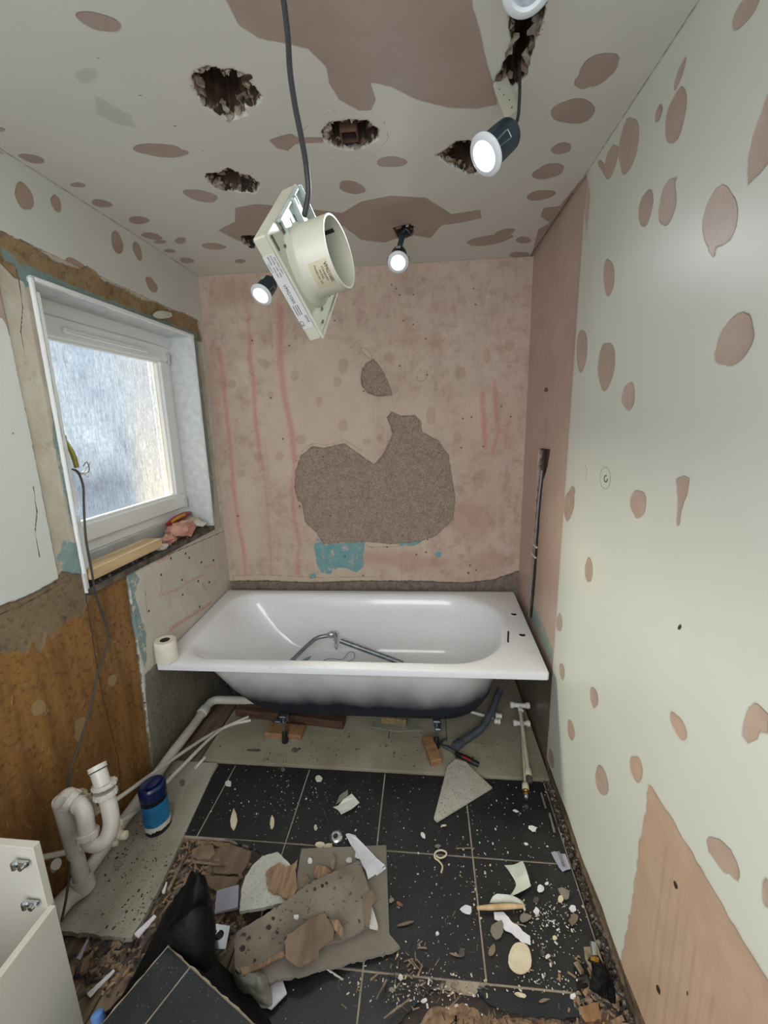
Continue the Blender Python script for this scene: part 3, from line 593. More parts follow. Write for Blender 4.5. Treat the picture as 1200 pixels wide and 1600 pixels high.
tv.rbox((-.116, (a.y+b_.y)/2, 1.862), (.016, abs(b_.y-a.y)+.04, .022), .004); tv.rbox((-.106, (a.y+b_.y)/2-.01, 1.862), (.006, abs(b_.y-a.y)-.02, .008), .002)
tv.build('trickle_vent', M['upvc'], win)
hp = [U(103, 690, 1, -.955), U(110, 702, 1, -.955), U(116, 716, 1, -.955), U(120, 731, 1, -.955)]
hd = MB().tube(hp, [.006, .008, .009, .008], 10); hd.rbox(hp[0]+Vector((-.012, 0, .0)), (.02, .025, .05), .004); hd.build('handle', M['handle_gold'], win, smooth=True)
hg = MB()
for z in (1.09, 1.85): hg.rbox((-.128, -.158, z), (.016, .014, .06), .003)
hg.build('hinge', M['upvc_grey'], win)
MB().rbox((-.150, -.586, .990), (.060, .905, .078), .004).build('sub_sill', M['upvc_grey'], win)

rv = MB(); rv.box((-.105, (WY0+WY1)/2, WZ1+.004), (.216, WY1-WY0+.01, .012)); rv.build('reveal_head', M['reveal'], wall_left)
rv = MB(); rv.box((-.105, WY1+.004, 1.45), (.216, .012, 1.03)); rv.build('reveal_side', M['reveal'], wall_left)
rv = MB(); rv.box((-.105, WY0-.004, 1.45), (.216, .012, 1.03)); rv.build('reveal_side', M['reveal'], wall_left)
rv = MB(); rv.box((-.11, -.586, WZ0-.012), (.23, .93, .024)); rv.build('sill_bed', M['rubble'], wall_left)
tb = MB()
rt = random.Random(9)
def bead(p0, p1, w, t, col, nseg=26, gap=.0):
    b = MB(); p0 = Vector(p0); p1 = Vector(p1)
    for i in range(nseg):
        if rt.random() < gap: continue
        a = p0.lerp(p1, i/nseg); c = p0.lerp(p1, (i+1)/nseg); mid = (a+c)/2; L = (c-a).length*1.01; ww = w*rt.uniform(.75, 1.15)
        sz = (t, L, ww) if abs(p1.y-p0.y) > abs(p1.z-p0.z) else (t, ww, L)
        b.box(mid, sz)
    return b.build('plaster_bead', M[col], wall_left)
bead((.003, WY0+.004, WZ1), (.003, WY1, WZ1), .012, .014, 'upvc')
bead((.003, WY0+.001, WZ1), (.003, WY0+.001, WZ0+.04), .012, .016, 'upvc_grey', gap=.05)
bead((.006, WY0-.012, WZ1), (.006, WY0-.012, WZ0+.06), .007, .01, 'upvc')
bead((.003, WY1, WZ1), (.003, WY1, WZ0+.12), .006, .010, 'upvc_grey')
# window surroundings outside (a neighbouring rendered wall), only glimpsed through the patterned glass

# ---- floor: boards on joists, torn underlay, tiles
fl = MB(); fl.box((.86, -1.45, -.085), (1.9, 3.1, .03)); floor = fl.build('floor', M['void']); floor['kind'] = 'structure'
PW = .108
for i in range(17):
    b = MB(); x = -.02+PW*(i+.5); r = random.Random(i)
    b.rbox((x, -1.45, -.034+r.uniform(-.0015, .0015)), (PW-.004, 3.0, .022), .0015)
    b.build('floorboard', M['floorwood_raw'] if i >= 9 else M['floorwood'], floor)
# torn hardboard / ply underlay under the tiles
und = [(.10, -.79), (1.695, -.79), (1.695, -1.50), (1.60, -1.535), (1.46, -1.545), (1.38, -1.555), (1.30, -1.53), (1.22, -1.545), (1.16, -1.60), (1.12, -1.66), (1.12, -2.0), (.66, -2.0), (.66, -1.45), (.62, -1.32), (.60, -1.24), (.55, -1.19), (.48, -1.155), (.33, -1.15), (.10, -1.1)]
MB().prism(jag(und, .007, .018, 3, edges=range(2, 18)), -.022, -.012).build('underlay', M['ply_torn'], floor)
und2 = [(x-.004 if x > .5 else x, y+.012) for x, y in und]
MB().prism(jag(und2, .004, .014, 8, edges=range(2, 18)), -.012, -.0095).build('adhesive_bed', M['splinter_dark'], floor)
G0 = .003
cols = [(.262, .3385), (.3435, .681), (.6855, 1.0185), (1.0235, 1.3605), (1.3655, 1.693)]
gr = [(.258, -.80), (1.697, -.80), (1.697, -1.49), (1.40, -1.49), (1.36, -1.51), (1.28, -1.50), (1.20, -1.50), (1.13, -1.56), (1.10, -1.70), (.69, -1.70), (.685, -1.40), (.66, -1.25), (.60, -1.17), (.47, -1.14), (.258, -1.14)]
MB().prism(jag(gr, .003, .02, 4, edges=range(3, 13)), -.0095, -.0022).build('grout', M['grout'], floor)
def tile(poly, seed=0, edges=(), mt='tile_black', tilt=0):
    p = jag(poly, .005, .014, seed, edges=edges) if edges else [Vector(a) for a in poly]
    r = random.Random(seed+50); rise = [r.uniform(-.0006, .0006) for _ in range(2)]
    b = MB(); n = len(p); cx = sum(a[0] for a in p)/n; cy = sum(a[1] for a in p)/n
    if sum(p[i][0]*p[(i+1) % n][1]-p[(i+1) % n][0]*p[i][1] for i in range(n)) < 0: p = p[::-1]
    def rg(z, ins):
        out = []
        for a in p:
            d = Vector((a[0]-cx, a[1]-cy)); L = d.length; d = d*(1-ins/L); out.append(Vector((cx+d.x, cy+d.y, z+(rise[0]*d.x+rise[1]*d.y)*3)))
        return out
    b.rings([rg(-.0095, 0), rg(-.0012, 0), rg(0, .0014)])
    return b.build('tile', M[mt], floor)
y0, y1 = -.799, -1.1345
for i, (a, c) in enumerate(cols): tile([(a, y0), (c, y0), (c, y1), (a, y1)], i)
tile([(.455, -1.139), (.681, -1.139), (.681, -1.235), (.655, -1.215), (.60, -1.175), (.53, -1.152)], 7, (2, 3, 4, 5))
tile([(.6855, -1.139), (1.0185, -1.139), (1.0185, -1.478), (.6855, -1.478)], 8)
tile([(1.0235, -1.139), (1.3605, -1.139), (1.3605, -1.478), (1.0235, -1.478)], 9)
tile([(1.3655, -1.139), (1.693, -1.139), (1.693, -1.36), (1.675, -1.37), (1.655, -1.372), (1.645, -1.46), (1.64, -1.478), (1.3655, -1.478)], 10, (3, 4, 5))
tile([(.6855, -1.483), (1.0185, -1.483), (1.0185, -1.82), (.6855, -1.82)], 11)
tile([(1.0235, -1.483), (1.25, -1.483), (1.22, -1.50), (1.175, -1.535), (1.12, -1.58), (1.095, -1.64), (1.08, -1.82), (1.0235, -1.82)], 12, (1, 2, 3, 4, 5))
for k, pl in enumerate([[(1.36, -1.484), (1.62, -1.484), (1.64, -1.52), (1.55, -1.535), (1.45, -1.53), (1.38, -1.525), (1.33, -1.505)]]): tile(pl, 14+k, (1, 2, 3, 4, 5, 6))
# pale boards under and in front of the bath
def board(name, poly, z0, z1, mt, parent, edges=(), seed=1):
    p = jag(poly, .003, .02, seed, edges=edges) if edges else [Vector(a) for a in poly]
    return MB().prism(p, z0, z1).build(name, M[mt], parent)
board('pale_board', [(.17, -.785), (1.7215, -.785), (1.7215, -.603), (.17, -.590)], -.012, .008, 'pale_board', floor)
xs = [.17, .49, 1.02, 1.30, 1.7235]
for i in range(4): board('pale_board', [(xs[i]+.002, -.594), (xs[i+1]-.002, -.607+.004), (xs[i+1]-.002, -.33), (xs[i]+.002, -.33)], -.012, .006+.001*(i % 2), 'pale_board', floor)
for i in range(3): board('pale_board', [(.17+.517*i+.002, -.326), (.17+.517*(i+1)-.002, -.326), (.17+.517*(i+1)-.002, -.0), (.17+.517*i+.002, -.0)], -.012, .005, 'pale_board', floor)
board('timber_runner', [(.035, -.80), (.165, -.80), (.16, -.30), (.08, -.30)], -.02, .006, 'floorwood', floor)
sb_ = [tuple(U(x, y, 2, .006)[:2]) for x, y in [(262, 1192), (358, 1192), (262, 1360), (232, 1420), (206, 1465), (196, 1466), (100, 1455)]]
sb_ = [(.03, -.80), (.255, -.80)]+sb_[2:]+[(.03, -1.46)]
board('strip_board', sb_, -.012, .006, 'strip_board', floor, (2, 3, 4, 5), 5)
# dark scarred margin between the last tiles and the right wall
for nm_, mt_, sd_, n_ in (('mortar_margin', 'splinter_dark', 21, 260), ('mortar_margin', 'ply_grey', 22, 90), ('mortar_margin', 'rubble', 23, 160)):
    b = MB(); r = random.Random(sd_)
    for i in range(n_):
        q_ = r.uniform(.002, .006); b.box((XR-.004-abs(r.gauss(0, .010)), r.uniform(-1.62, -.79), -.004+r.uniform(0, .007)), (q_*r.uniform(1, 2), q_*r.uniform(1, 3.5), q_), Matrix.Rotation(r.uniform(0, 3), 3, Vector((r.random()-.5, r.random()-.5, 1))), taper=r.uniform(.4, .9))
    o = b.build(nm_, M[mt_], floor); o['kind'] = 'stuff'
MB().rbox((XR-.012, -1.20, -.014), (.024, .84, .012), .002).build('mortar_bed', M['splinter_dark'], floor)

# ================================================================== BATH
BX0, BX1, BY0, BY1 = .004, 1.700, -.768, -.040
def bz(x, y): return .486+(y-BY0)*.067+(x-.85)*.010
bath = thing('bathtub', 'white enamelled steel bathtub without taps, standing on adjustable feet in the stripped alcove', 'bathtub', (.85, -.40, 0))
def rr(x0, x1, ya, yb, rl, rr_, dz, n=10):
    pts = []
    def arc(cx, cy, r, a0):
        for i in range(n+1):
            t = a0+PI/2*i/n; pts.append((cx+r*math.cos(t), cy+r*math.sin(t)))
    def side(p, q, k):
        for i in range(1, k): pts.append((p[0]+(q[0]-p[0])*i/k, p[1]+(q[1]-p[1])*i/k))
    arc(x1-rr_, yb-rr_, rr_, 0); side((x1-rr_, yb), (x0+rl, yb), 10)
    arc(x0+rl, yb-rl, rl, PI/2); side((x0, yb-rl), (x0, ya+rl), 6)
    arc(x0+rl, ya+rl, rl, PI); side((x0+rl, ya), (x1-rr_, ya), 10)
    arc(x1-rr_, ya+rr_, rr_, 3*PI/2); side((x1, ya+rr_), (x1, yb-rr_), 6)
    return [Vector((x, y, bz(x, y)+dz)) for x, y in pts]
prof = [(.0, .0, .0, .0, 0), (.006, .010, .008, .008, -.004), (.016, .02, .018, .018, -.014), (.045, .034, .032, .032, -.05), (.09, .048, .042, .042, -.11), (.16, .062, .052, .052, -.20), (.24, .080, .065, .065, -.28), (.33, .105, .085, .085, -.325), (.40, .15, .12, .12, -.345), (.50, .25, .18, .18, -.352)]
OX0, OX1, OY0, OY1 = .085, 1.597, -.722, -.088
def basin(dd, zoff, sc=1.0):
    out = []
    for k, (l, r_, f, bk, z) in enumerate(prof):
        X0, X1, Y0, Y1 = OX0+l-dd, OX1-r_+dd, OY0+f-dd, OY1-bk+dd
        hw = (Y1-Y0)/2
        out.append(rr(X0, X1, Y0, Y1, min(.13+dd, hw*.95), min(.285, hw*.97), z+zoff))
    return out
outer = [rr(BX0+.012, BX1-.012, BY0+.012, BY1-.012, .012, .012, -.028), rr(BX0, BX1, BY0, BY1, .014, .014, -.030), rr(BX0, BX1, BY0, BY1, .014, .014, -.007), rr(BX0+.002, BX1-.002, BY0+.002, BY1-.002, .013, .013, -.002), rr(BX0+.007, BX1-.007, BY0+.007, BY1-.007, .011, .011, 0),
         rr(OX0-.012, OX1+.012, OY0-.012, OY1+.012, .14, .29, .0005)]
MB().rings(outer+basin(0, 0), cap0=False, cap1=True).build('tub', M['enamel'], bath, smooth=True, angle=35)
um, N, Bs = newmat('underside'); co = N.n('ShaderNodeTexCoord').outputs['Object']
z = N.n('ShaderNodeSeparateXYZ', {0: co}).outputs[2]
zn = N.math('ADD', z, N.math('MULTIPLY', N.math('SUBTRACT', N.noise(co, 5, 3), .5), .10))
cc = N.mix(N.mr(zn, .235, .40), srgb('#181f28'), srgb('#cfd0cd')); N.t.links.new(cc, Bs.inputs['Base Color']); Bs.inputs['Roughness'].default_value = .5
und_r = basin(.010, -.006)
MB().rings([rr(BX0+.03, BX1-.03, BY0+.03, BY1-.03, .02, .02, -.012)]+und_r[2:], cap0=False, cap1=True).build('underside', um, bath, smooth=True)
def disc_hole(px, py, r_, name='tap_hole'):
    p = U(px, py, 2, .505); p.z = bz(p.x, p.y)
    p = U(px, py, 2, p.z); p.z = bz(p.x, p.y)
    MB().lathe([(r_+.003, -.0005), (r_+.003, .0012), (r_, .0014), (r_-.002, .0008)], p, n=20, cap1=False).build('hole_rim', M['enamel'], bath, smooth=True)
    MB().lathe([(r_-.001, 0), (r_-.001, .0009)], p, n=20).build(name, M['void'], bath)
disc_hole(803, 959, .016); disc_hole(816, 992, .016)
p = U(794, 995, 0, 1.563); MB().box(p, (.006, .012, .05)).build('overflow_slot', M['void'], bath)
def foot(px, py, ztop, nm):
    g = U(px, py, 2, .035)
    lg = MB(); lg.rbox((g.x, g.y+.02, ztop-.005), (.035, .06, .008), .002); lg.rbox((g.x, g.y+.028, ztop-.03), (.03, .005, .05), .001)
    lg.tube([(g.x, g.y, .05), (g.x, g.y, ztop)], .0055, 10, 0); lg.lathe([(.012, 0), (.012, .008)], (g.x, g.y, ztop-.04), n=6)
    l = lg.build('leg', M['dull_metal'], bath)
    MB().lathe([(.014, 0), (.016, .004), (.015, .012), (.012, .03), (.013, .05), (.008, .06)], (g.x, g.y, .008 if nm else .03), n=16).build('rubber_foot', M['black_rubber'], l, smooth=True)
    return g
foot(445, 1152, .155, 1); foot(682, 1160, .155, 1)
for x_ in (.50, 1.255): MB().rbox((x_, -.42, .125), (.03, .50, .012), .003).build('cradle_bar', M['dull_metal'], bath)
fm = MB(); rnd = random.Random(2)
for i in range(14):
    c = U(372+rnd.uniform(-26, 18), 1074+rnd.uniform(-8, 7), 1, -.44); rr2 = rnd.uniform(.012, .024)
    fm.lathe([(rr2*.3, -rr2), (rr2, -rr2*.3), (rr2*.9, rr2*.4), (rr2*.3, rr2)], c, (rnd.uniform(-1, 1), rnd.uniform(-1, 1), 1), n=8)
o = fm.build('sealant_lump', M['foam'], bath, smooth=True, angle=60)
# waste and overflow hose belong to the tub
bw = MB(); c = U(712, 1100, 1, -.30); bw.tube([c+Vector((-.06, 0, .05)), c+Vector((-.055, 0, -.005)), c+Vector((-.02, 0, -.045)), c+Vector((.03, 0, -.045)), c+Vector((.06, 0, -.01)), c+Vector((.065, 0, .03))], .024, 14)
bw.lathe([(.03, 0), (.03, .03)], c+Vector((-.06, 0, .02)), n=12); bw.lathe([(.03, 0), (.03, .03)], c+Vector((.065, 0, .01)), n=12)
bw.build('bath_trap', M['waste_plastic'], bath, smooth=True)

# things in and on the bath
def basin_z(y): return .147
tap = thing('shower_rail', 'bent chrome shower rail with bracket lying in the bathtub', 'rail', (.6, -.35, .16))
e0 = U(455, 1033, 2, .255); e1 = U(489, 1001, 2, .305); e2 = U(507, 994, 2, .318); k0 = U(520, 994, 2, .318); q1 = U(532, 1001, 2, .312); q2 = U(622, 1034, 2, .215)
MB().tube([U(440, 1046, 2, .225), e0, e1, e2, k0], .0115, 10).build('bent_tube', M['dull_metal'], tap, smooth=True)
MB().tube([q1, q2, q2+(q2-q1)*.08], .015, 12, 0).build('straight_tube', M['dull_metal'], tap, smooth=True)
kb = MB(); kb.lathe([(.012, -.022), (.019, -.012), (.019, .012), (.012, .022)], k0+Vector((-.01, 0, .01)), (1, .2, .3), n=16); kb.rbox(k0+Vector((.018, -.005, 0)), (.022, .026, .06), .006); kb.tube([k0+Vector((.018, -.01, -.02)), k0+Vector((.02, -.03, -.05)), k0+Vector((.03, -.035, -.06))], .007, 8)
kb.build('bracket', M['chrome'], tap, smooth=True)
wr = MB().tube([U(503, 1034, 2, .185), U(515, 1029, 2, .19), U(535, 1030, 2, .19), U(545, 1019, 2, .215), U(553, 1020, 2, .215), U(553, 1029, 2, .195), U(543, 1034, 2, .185)], .0015, 6)
tag(wr.build('wire_offcut', M['cable_dark']), 'thin dark wire curled up in the bottom of the bathtub', 'wire')
pl_ = U(542, 1033, 2, .165)
tag(MB().lathe([(.008, -.012), (.013, 0), (.008, .014), (.003, .02)], pl_, n=10).build('bath_plug', M['black_rubber'], None, smooth=True), 'small black rubber plug in the bathtub beneath the wire', 'plug')
b = MB(); rnd = random.Random(31)
for i in range(46):
    x = rnd.uniform(.55, 1.35); y = rnd.uniform(-.62, -.2); rr2 = rnd.uniform(.0015, .004); b.box((x, y, bz(x, y)-.3495+.0015), (rr2*2, rr2*1.5, .004), Matrix.Rotation(rnd.uniform(0, 3), 3, 'Z'))
tag(b.build('bath_grit', M['splinter_dark']), 'dark grit scattered over the bottom of the bathtub', 'grit', kind='stuff')
b = MB()
p = U(475, 1031, 2, .18); b.prism([p+Vector(v) for v in ((-.03, -.02, 0), (.035, .03, .01), (.028, .0, .006), (-.01, -.03, 0))], .003, None)
tag(b.build('metal_offcut', M['dull_metal']), 'small grey wedge of metal under the bent tube in the bathtub', 'offcut')
tr_ = thing('toilet_roll', 'nearly full white toilet roll standing on the front left corner of the bathtub', 'toilet roll', (0, 0, 0))
g = U(262, 1031, 2, .480); zb = bz(g.x, g.y); tr_.location = (g.x, g.y, zb+.0005)
MB().lathe([(.022, 0), (.042, .0), (.046, .004), (.0465, .06), (.046, .094), (.043, .098), (.021, .098), (.021, .002)], (0, 0, 0), n=28, cap0=False, cap1=False).build('paper_roll', M['tissue'], tr_, smooth=True, local=True)
MB().lathe([(.021, .002), (.021, .098), (.0195, .0985), (.0195, .002)], (0, 0, 0), n=24, cap0=True, cap1=True).rings([[Vector((.0195*math.cos(t), .0195*math.sin(t), .03)) for t in [2*PI*i/16 for i in range(16)]]]*2).build('cardboard_core', M['splinter_dark'], tr_, smooth=True, local=True)
MB().lathe([(.0468, .003), (.0468, .03)], (0, 0, 0), n=28, cap0=False, cap1=False).build('loose_sheet', M['tissue'], tr_, smooth=True, local=True)

# ================================================================== TEXT
def text_mb(s, size, xf, b=None, thick=.0002, align='CENTER'):
    """flat print: lettering converted to mesh, every vertex sent through xf(x, y)"""
    cu = bpy.data.curves.new('txt', 'FONT'); cu.body = s; cu.size = size; cu.align_x = align; cu.align_y = 'CENTER'; cu.resolution_u = 2
    o = bpy.data.objects.new('txt', cu); COL.objects.link(o)
    me = bpy.data.meshes.new_from_object(o.evaluated_get(bpy.context.evaluated_depsgraph_get()))
    b = b or MB(); b.add([xf(v.co.x, v.co.y) for v in me.vertices], [list(p.vertices) for p in me.polygons])
    bpy.data.objects.remove(o); bpy.data.curves.remove(cu); bpy.data.meshes.remove(me); return b

# ================================================================== HANGING FAN
FR = Matrix(((0.06639034, -0.27970631, 0.9577874), (0.71687001, -0.65431339, -0.24077246), (0.6940387, 0.70259402, 0.15707298)))
fan = thing('extractor_fan', 'cream plastic extractor fan hanging loose on its cable under the ceiling', 'fan', (1.02021253, -1.65325339, 1.75064626), rot=FR)
h = .079
fb = MB(); fb.rbox((0, 0, -.0115), (2*h, 2*h, .021), .002); fb.build('grille_plate', M['fan_plastic'], fan, local=True)
fb = MB().rbox((-.008, -.006, -.0275), (.104, .108, .012), .004); fb.build('front_cover', M['fan_plastic'], fan, local=True)
# raised border of the back face
rb = MB()
for s_ in (-1, 1): rb.box((s_*(h-.0015), 0, .0012), (.003, 2*h, .0034)); rb.box((0, s_*(h-.0015), .0012), (2*h-.006, .003, .0034))
rb.build('rim', M['fan_plastic'], fan, local=True)
sp = MB().lathe([(.063, -.001), (.061, .002), (.0535, .005), (.0515, .008), (.0505, .054), (.050, .055), (.0475, .055), (.0470, .006)], n=56, cap0=False, cap1=False)
spo = sp.build('spigot', M['fan_plastic'], fan, smooth=True, local=True, angle=50)
MB().lathe([(.047, .006), (.02, .006), (.018, .016)], n=40, cap0=False, cap1=True).build('motor_housing', M['fan_inner'], spo, smooth=True, local=True)
im = MB()
for k in range(7):
    t = 2*PI*k/7; R2 = Matrix.Rotation(t, 3, 'Z') @ Matrix.Rotation(.6, 3, 'X'); im.box((.033*math.cos(t), .033*math.sin(t), .014), (.026, .017, .0015), R2)
im.build('impeller', M['fan_inner'], spo, local=True)
t = math.radians(20); MB().box((.0462*math.cos(t), .0462*math.sin(t), .034), (.0012, .006, .018), Matrix.Rotation(t, 3, 'Z')).build('terminal_slot', M['ink'], spo, local=True)
# cable compartment with clear silvery walls at the top corner
cc_ = MB(); cc_.rbox((.026, .045, .0022), (.102, .066, .004), .001); cc_.rbox((h-.003, .046, .007), (.004, .062, .010), .001); cc_.rbox((.020, h-.004, .005), (.112, .004, .007), .001); cc_.rbox((.066, .012, .008), (.020, .004, .014), .001)
cc_.rbox((.030, .060, .007), (.004, .034, .009), .001)
cc_.build('terminal_tray', M['silver'], fan, local=True)
sc = MB()
for x, y, l, w_ in [(-.066, .062, .002, .020), (-.045, .048, .004, .003), (-.028, .060, .004, .006), (.003, .056, .003, .014), (.02, .052, .003, .018), (.045, .066, .003, .014), (-.05, .004, .006, .002), (.055, .066, .002, .012), (-.03, -.058, .006, .003), (-.050, -.068, .007, .003), (.02, -.064, .008, .002)]:
    sc.box((x, y, .0038 if y > .05 and x > -.02 else .0006), (l, w_, .0016))
sc.build('moulded_slots', M['ink_grey'], fan, local=True)['kind'] = 'stuff'
MB().box((-h-.0004, .0, -.0115), (.0006, .112, .019)).build('rating_label', M['label_grey'], fan, local=True)
lx = lambda yc, zc_, up=1: (lambda x, y: (-h-.0009, yc-x, zc_+y))
lb = MB(); text_mb('VMG100S', .0072, lx(.0, -.0125), lb); text_mb('CE', .0085, lx(-.047, -.018), lb); text_mb('SERIE', .0055, lx(-.041, -.006), lb)
text_mb('220-240V~50Hz', .0036, lx(.040, -.005), lb); text_mb('POWER: 14W  IP44', .0036, lx(.040, -.0095), lb); text_mb('MODEL  VMG100S', .0036, lx(.040, -.014), lb); text_mb('CLASS II', .0036, lx(.040, -.0185), lb)
for i in range(3): lb.box((-h-.0009, -.0255, -.010-.0035*i), (.0002, .016, .0009))
lb.build('label_print', M['ink'], fan, local=True)
def cyl(a0, z0, r_=.0514):
    def f(x, y):
        a = a0+x/r_; return (r_*math.cos(a), r_*math.sin(a), z0+y)
    return f
pb = MB(); n_ = 14
pr = [[Vector((rr_*math.cos(math.radians(160+44*i/n_)), rr_*math.sin(math.radians(160+44*i/n_)), z)) for i in range(n_+1)] for z, rr_ in ((.020, .05125), (.050, .0507))]
pb.rings(pr, False, False, closed=False); pb.build('model_label', M['label_tan'], spo, local=True)
tb_ = MB(); A0 = math.radians(181)
text_mb('VMG100S', .0072, cyl(A0, .0458), tb_); text_mb('STANDARD', .0042, cyl(A0, .0395), tb_); text_mb('MODEL', .0042, cyl(A0, .0345), tb_); text_mb('PASSED BY: ETL', .0042, cyl(A0, .0290), tb_)
tb_.build('spigot_print', M['ink'], spo, local=True)
c0 = Vector(fan.location)+FR @ Vector((.040, .048, .010))
pts = [c0, c0+Vector((.012, .012, .03))]+[U(x, y, 1, c0.y+.01*i) for i, (x, y) in enumerate([(479, 262), (472, 220), (461, 165), (453, 110), (448, 40)])]
pts[1] = c0+FR @ Vector((.022, .018, .012)); pts.append(pts[-1]+Vector((-.01, 0, .12))); pts[-1].z = min(pts[-1].z, H+.01); 
while pts[-1].z < H-.002: pts.append(pts[-1]+Vector((-.004, 0, min(.1, H-pts[-1].z))))
tag(MB().tube(pts, .0043, 10).build('hanging_cable', M['cable_black'], None, smooth=True), 'thick dark grey cable dropping from the ceiling to the extractor fan', 'cable')

# ================================================================== DOWNLIGHTS
em_m, N, Bs = newmat('led_lens'); Bs.inputs['Base Color'].default_value = (.9, .9, .9, 1); Bs.inputs['Emission Color'].default_value = (.93, 1.0, .98, 1); Bs.inputs['Emission Strength'].default_value = 18
em_h, N, Bs = newmat('led_halo'); Bs.inputs['Base Color'].default_value = (.9, .9, .9, 1); Bs.inputs['Emission Color'].default_value = (.85, .97, 1.0, 1); Bs.inputs['Emission Strength'].default_value = 1.2
M['lens_clear'] = mat('lens_clear', '#d8e2e8', .12, '#aab6bf', 60, bump=.004, bscale=80, coat=.5)
def downlight(px, py, depth, back, theta, label, power, can_len=.085, lit=True, rot_clip=0.):
    """back = direction in the picture in which the can runs away from the lens"""
    c = P(px, py, depth); v = (CAM-c).normalized()
    q = P(px+back[0], py+back[1], depth)-c; q = (q-v*q.dot(v)).normalized()
    axis = (v*math.cos(theta)-q*math.sin(theta)).normalized()
    x = axis.cross(Vector((0, 0, 1))).normalized(); y = axis.cross(x)
    R3 = Matrix((x, y, axis)).transposed()
    t = thing('downlight', label, 'ceiling light', c, rot=R3, group='loose ceiling downlights')
    MB().lathe([(.029, -can_len), (.032, -can_len+.006), (.034, -.02), (.034, -.003)], n=32).build('can', M['can_dark'], t, smooth=True, local=True)
    MB().lathe([(.034, -.006), (.0425, -.004), (.0425, -.001), (.038, .003), (.030, .004), (.027, .0), (.026, -.004)], n=40, cap0=False, cap1=False).build('bezel', M['bezel'], t, smooth=True, local=True)
    if lit:
        MB().lathe([(.0262, -.002), (.0205, .0005)], n=32, cap0=False, cap1=False).build('reflector', em_h, t, smooth=True, local=True)
        MB().lathe([(.0205, .0), (.018, .0015), (.009, .003)], n=32, cap0=False).build('lens', em_m, t, smooth=True, local=True)
    else:
        MB().lathe([(.0262, -.002), (.022, .001), (.010, .003)], n=32, cap0=False).build('lens', M['lens_clear'], t, smooth=True, local=True)
    for s_ in (-1, 1):
        cl = MB(); cl.tube([(s_*.036, -.006, -.006), (s_*.043, -.008, -.03), (s_*.046, -.008, -.036), (s_*.046, .008, -.036), (s_*.043, .008, -.03), (s_*.036, .006, -.006)], .0012, 6, 0)
        cl.build('spring_clip', M['dull_metal'], t, local=True)
    MB().rbox((.0, -.0345, -.06), (.018, .001, .024), .0003).build('label', M['label_grey'], t, local=True)
    if lit:
        l = bpy.data.lights.new('led', 'SPOT'); l.energy = power; l.color = (.90, .97, 1.0); l.spot_size = math.radians(125); l.spot_blend = .9; l.shadow_soft_size = .022
        lo = bpy.data.objects.new('led', l); COL.objects.link(lo); lo.parent = t; lo.location = (0, 0, .006); lo.rotation_euler = (PI, 0, 0)
    return t, c, axis, R3
LP = 9
t1, c1, a1, R1 = downlight(758, 243, .93, (42, -38), math.radians(46), 'large dark downlight dangling on a grey bracket in front of the long ceiling tear', LP)
t2, c2, a2, R2 = downlight(622, 410, 1.72, (3, -25), math.radians(22), 'lit downlight hanging under the ceiling nearest the back wall', LP)
t3, c3, a3, R3_ = downlight(408, 461, 1.62, (18, -25), math.radians(44), 'lit downlight hanging behind and left of the extractor fan', LP)
t4, c4, a4, R4 = downlight(826, -22, .70, (-4, -40), math.radians(30), 'clear lensed downlight cut off by the top edge of the picture', 0, lit=False)
# brackets and driver leads between the lamps and their holes
def strap(name, label, pts, w_, mt, holes=True):
    p0, p1 = Vector(pts[0]), Vector(pts[-1]); ax_ = (p1-p0).normalized(); sd = ax_.cross((CAM-p0).normalized()).normalized(); nn = sd.cross(ax_)
    Rm = Matrix((sd, ax_, nn)).transposed(); L = (p1-p0).length
    t = thing(name, label, 'bracket', p0.lerp(p1, .5), rot=Rm)
    MB().rbox((0, 0, 0), (w_, L, .0015), .0004).build('plate', mt, t, local=True)
    MB().rbox((w_*.46, 0, -.009), (.0015, L*.96, .016), .0004).build('flange', mt, t, local=True)
    if holes:
        hb = MB(); r = random.Random(6)
        for i in range(5): hb.lathe([(.0016, 0), (.0016, .0004)], (r.uniform(-.35, .25)*w_, (-.38+.19*i)*L, .0008), n=8)
        hb.build('screw_hole', M['ink'], t, local=True)['kind'] = 'stuff'
    return t
strap('mounting_bracket', 'pale grey flat bracket between the large downlight and the torn ceiling', [P(800, 178, .97), P(778, 118, 1.0)], .034, M['fan_plastic'])
strap('perforated_strap', 'dark perforated strap above the downlight nearest the back wall', [c2-a2*.08+Vector((0, 0, .02)), U(632, 358, 2, H+.004)], .022, M['can_dark'])
tag(MB().tube([c1-a1*.085, c1-a1*.10+Vector((.01, .01, .03)), U(812, 108, 2, H-.02), U(806, 90, 2, H+.03)], .0035, 8).build('lamp_lead', M['cable_black'], None, smooth=True), 'short black lead from the large downlight into the ceiling tear', 'cable')
tag(MB().tube([c3-a3*.085, c3-a3*.11+Vector((0, 0, .02)), U(409, 395, 2, H-.03), U(408, 386, 2, H-.004), U(392, 378, 2, H+.02)], .0035, 8).build('lamp_lead', M['cable_black'], None, smooth=True), 'short black lead from the downlight behind the fan to the small ceiling hole', 'cable')
tag(MB().tube([c4-a4*.085, c4-a4*.12+Vector((0, 0, .03)), Vector((c4.x-.02, c4.y-.02, H+.02))], .0035, 8).build('lamp_lead', M['cable_black'], None, smooth=True), 'short black lead above the clear lensed downlight', 'cable')
kn = MB(); k0_ = U(634, 361, 2, H-.004)
for i in range(4): kn.tube([k0_+Vector((.02*math.cos(i*1.6), .02*math.sin(i*1.6), 0)), k0_+Vector((.024*math.cos(i*1.6+.8), .022*math.sin(i*1.6+.8), -.012)), k0_+Vector((.02*math.cos(i*1.6+1.6), .02*math.sin(i*1.6+1.6), .002))], .004, 6)
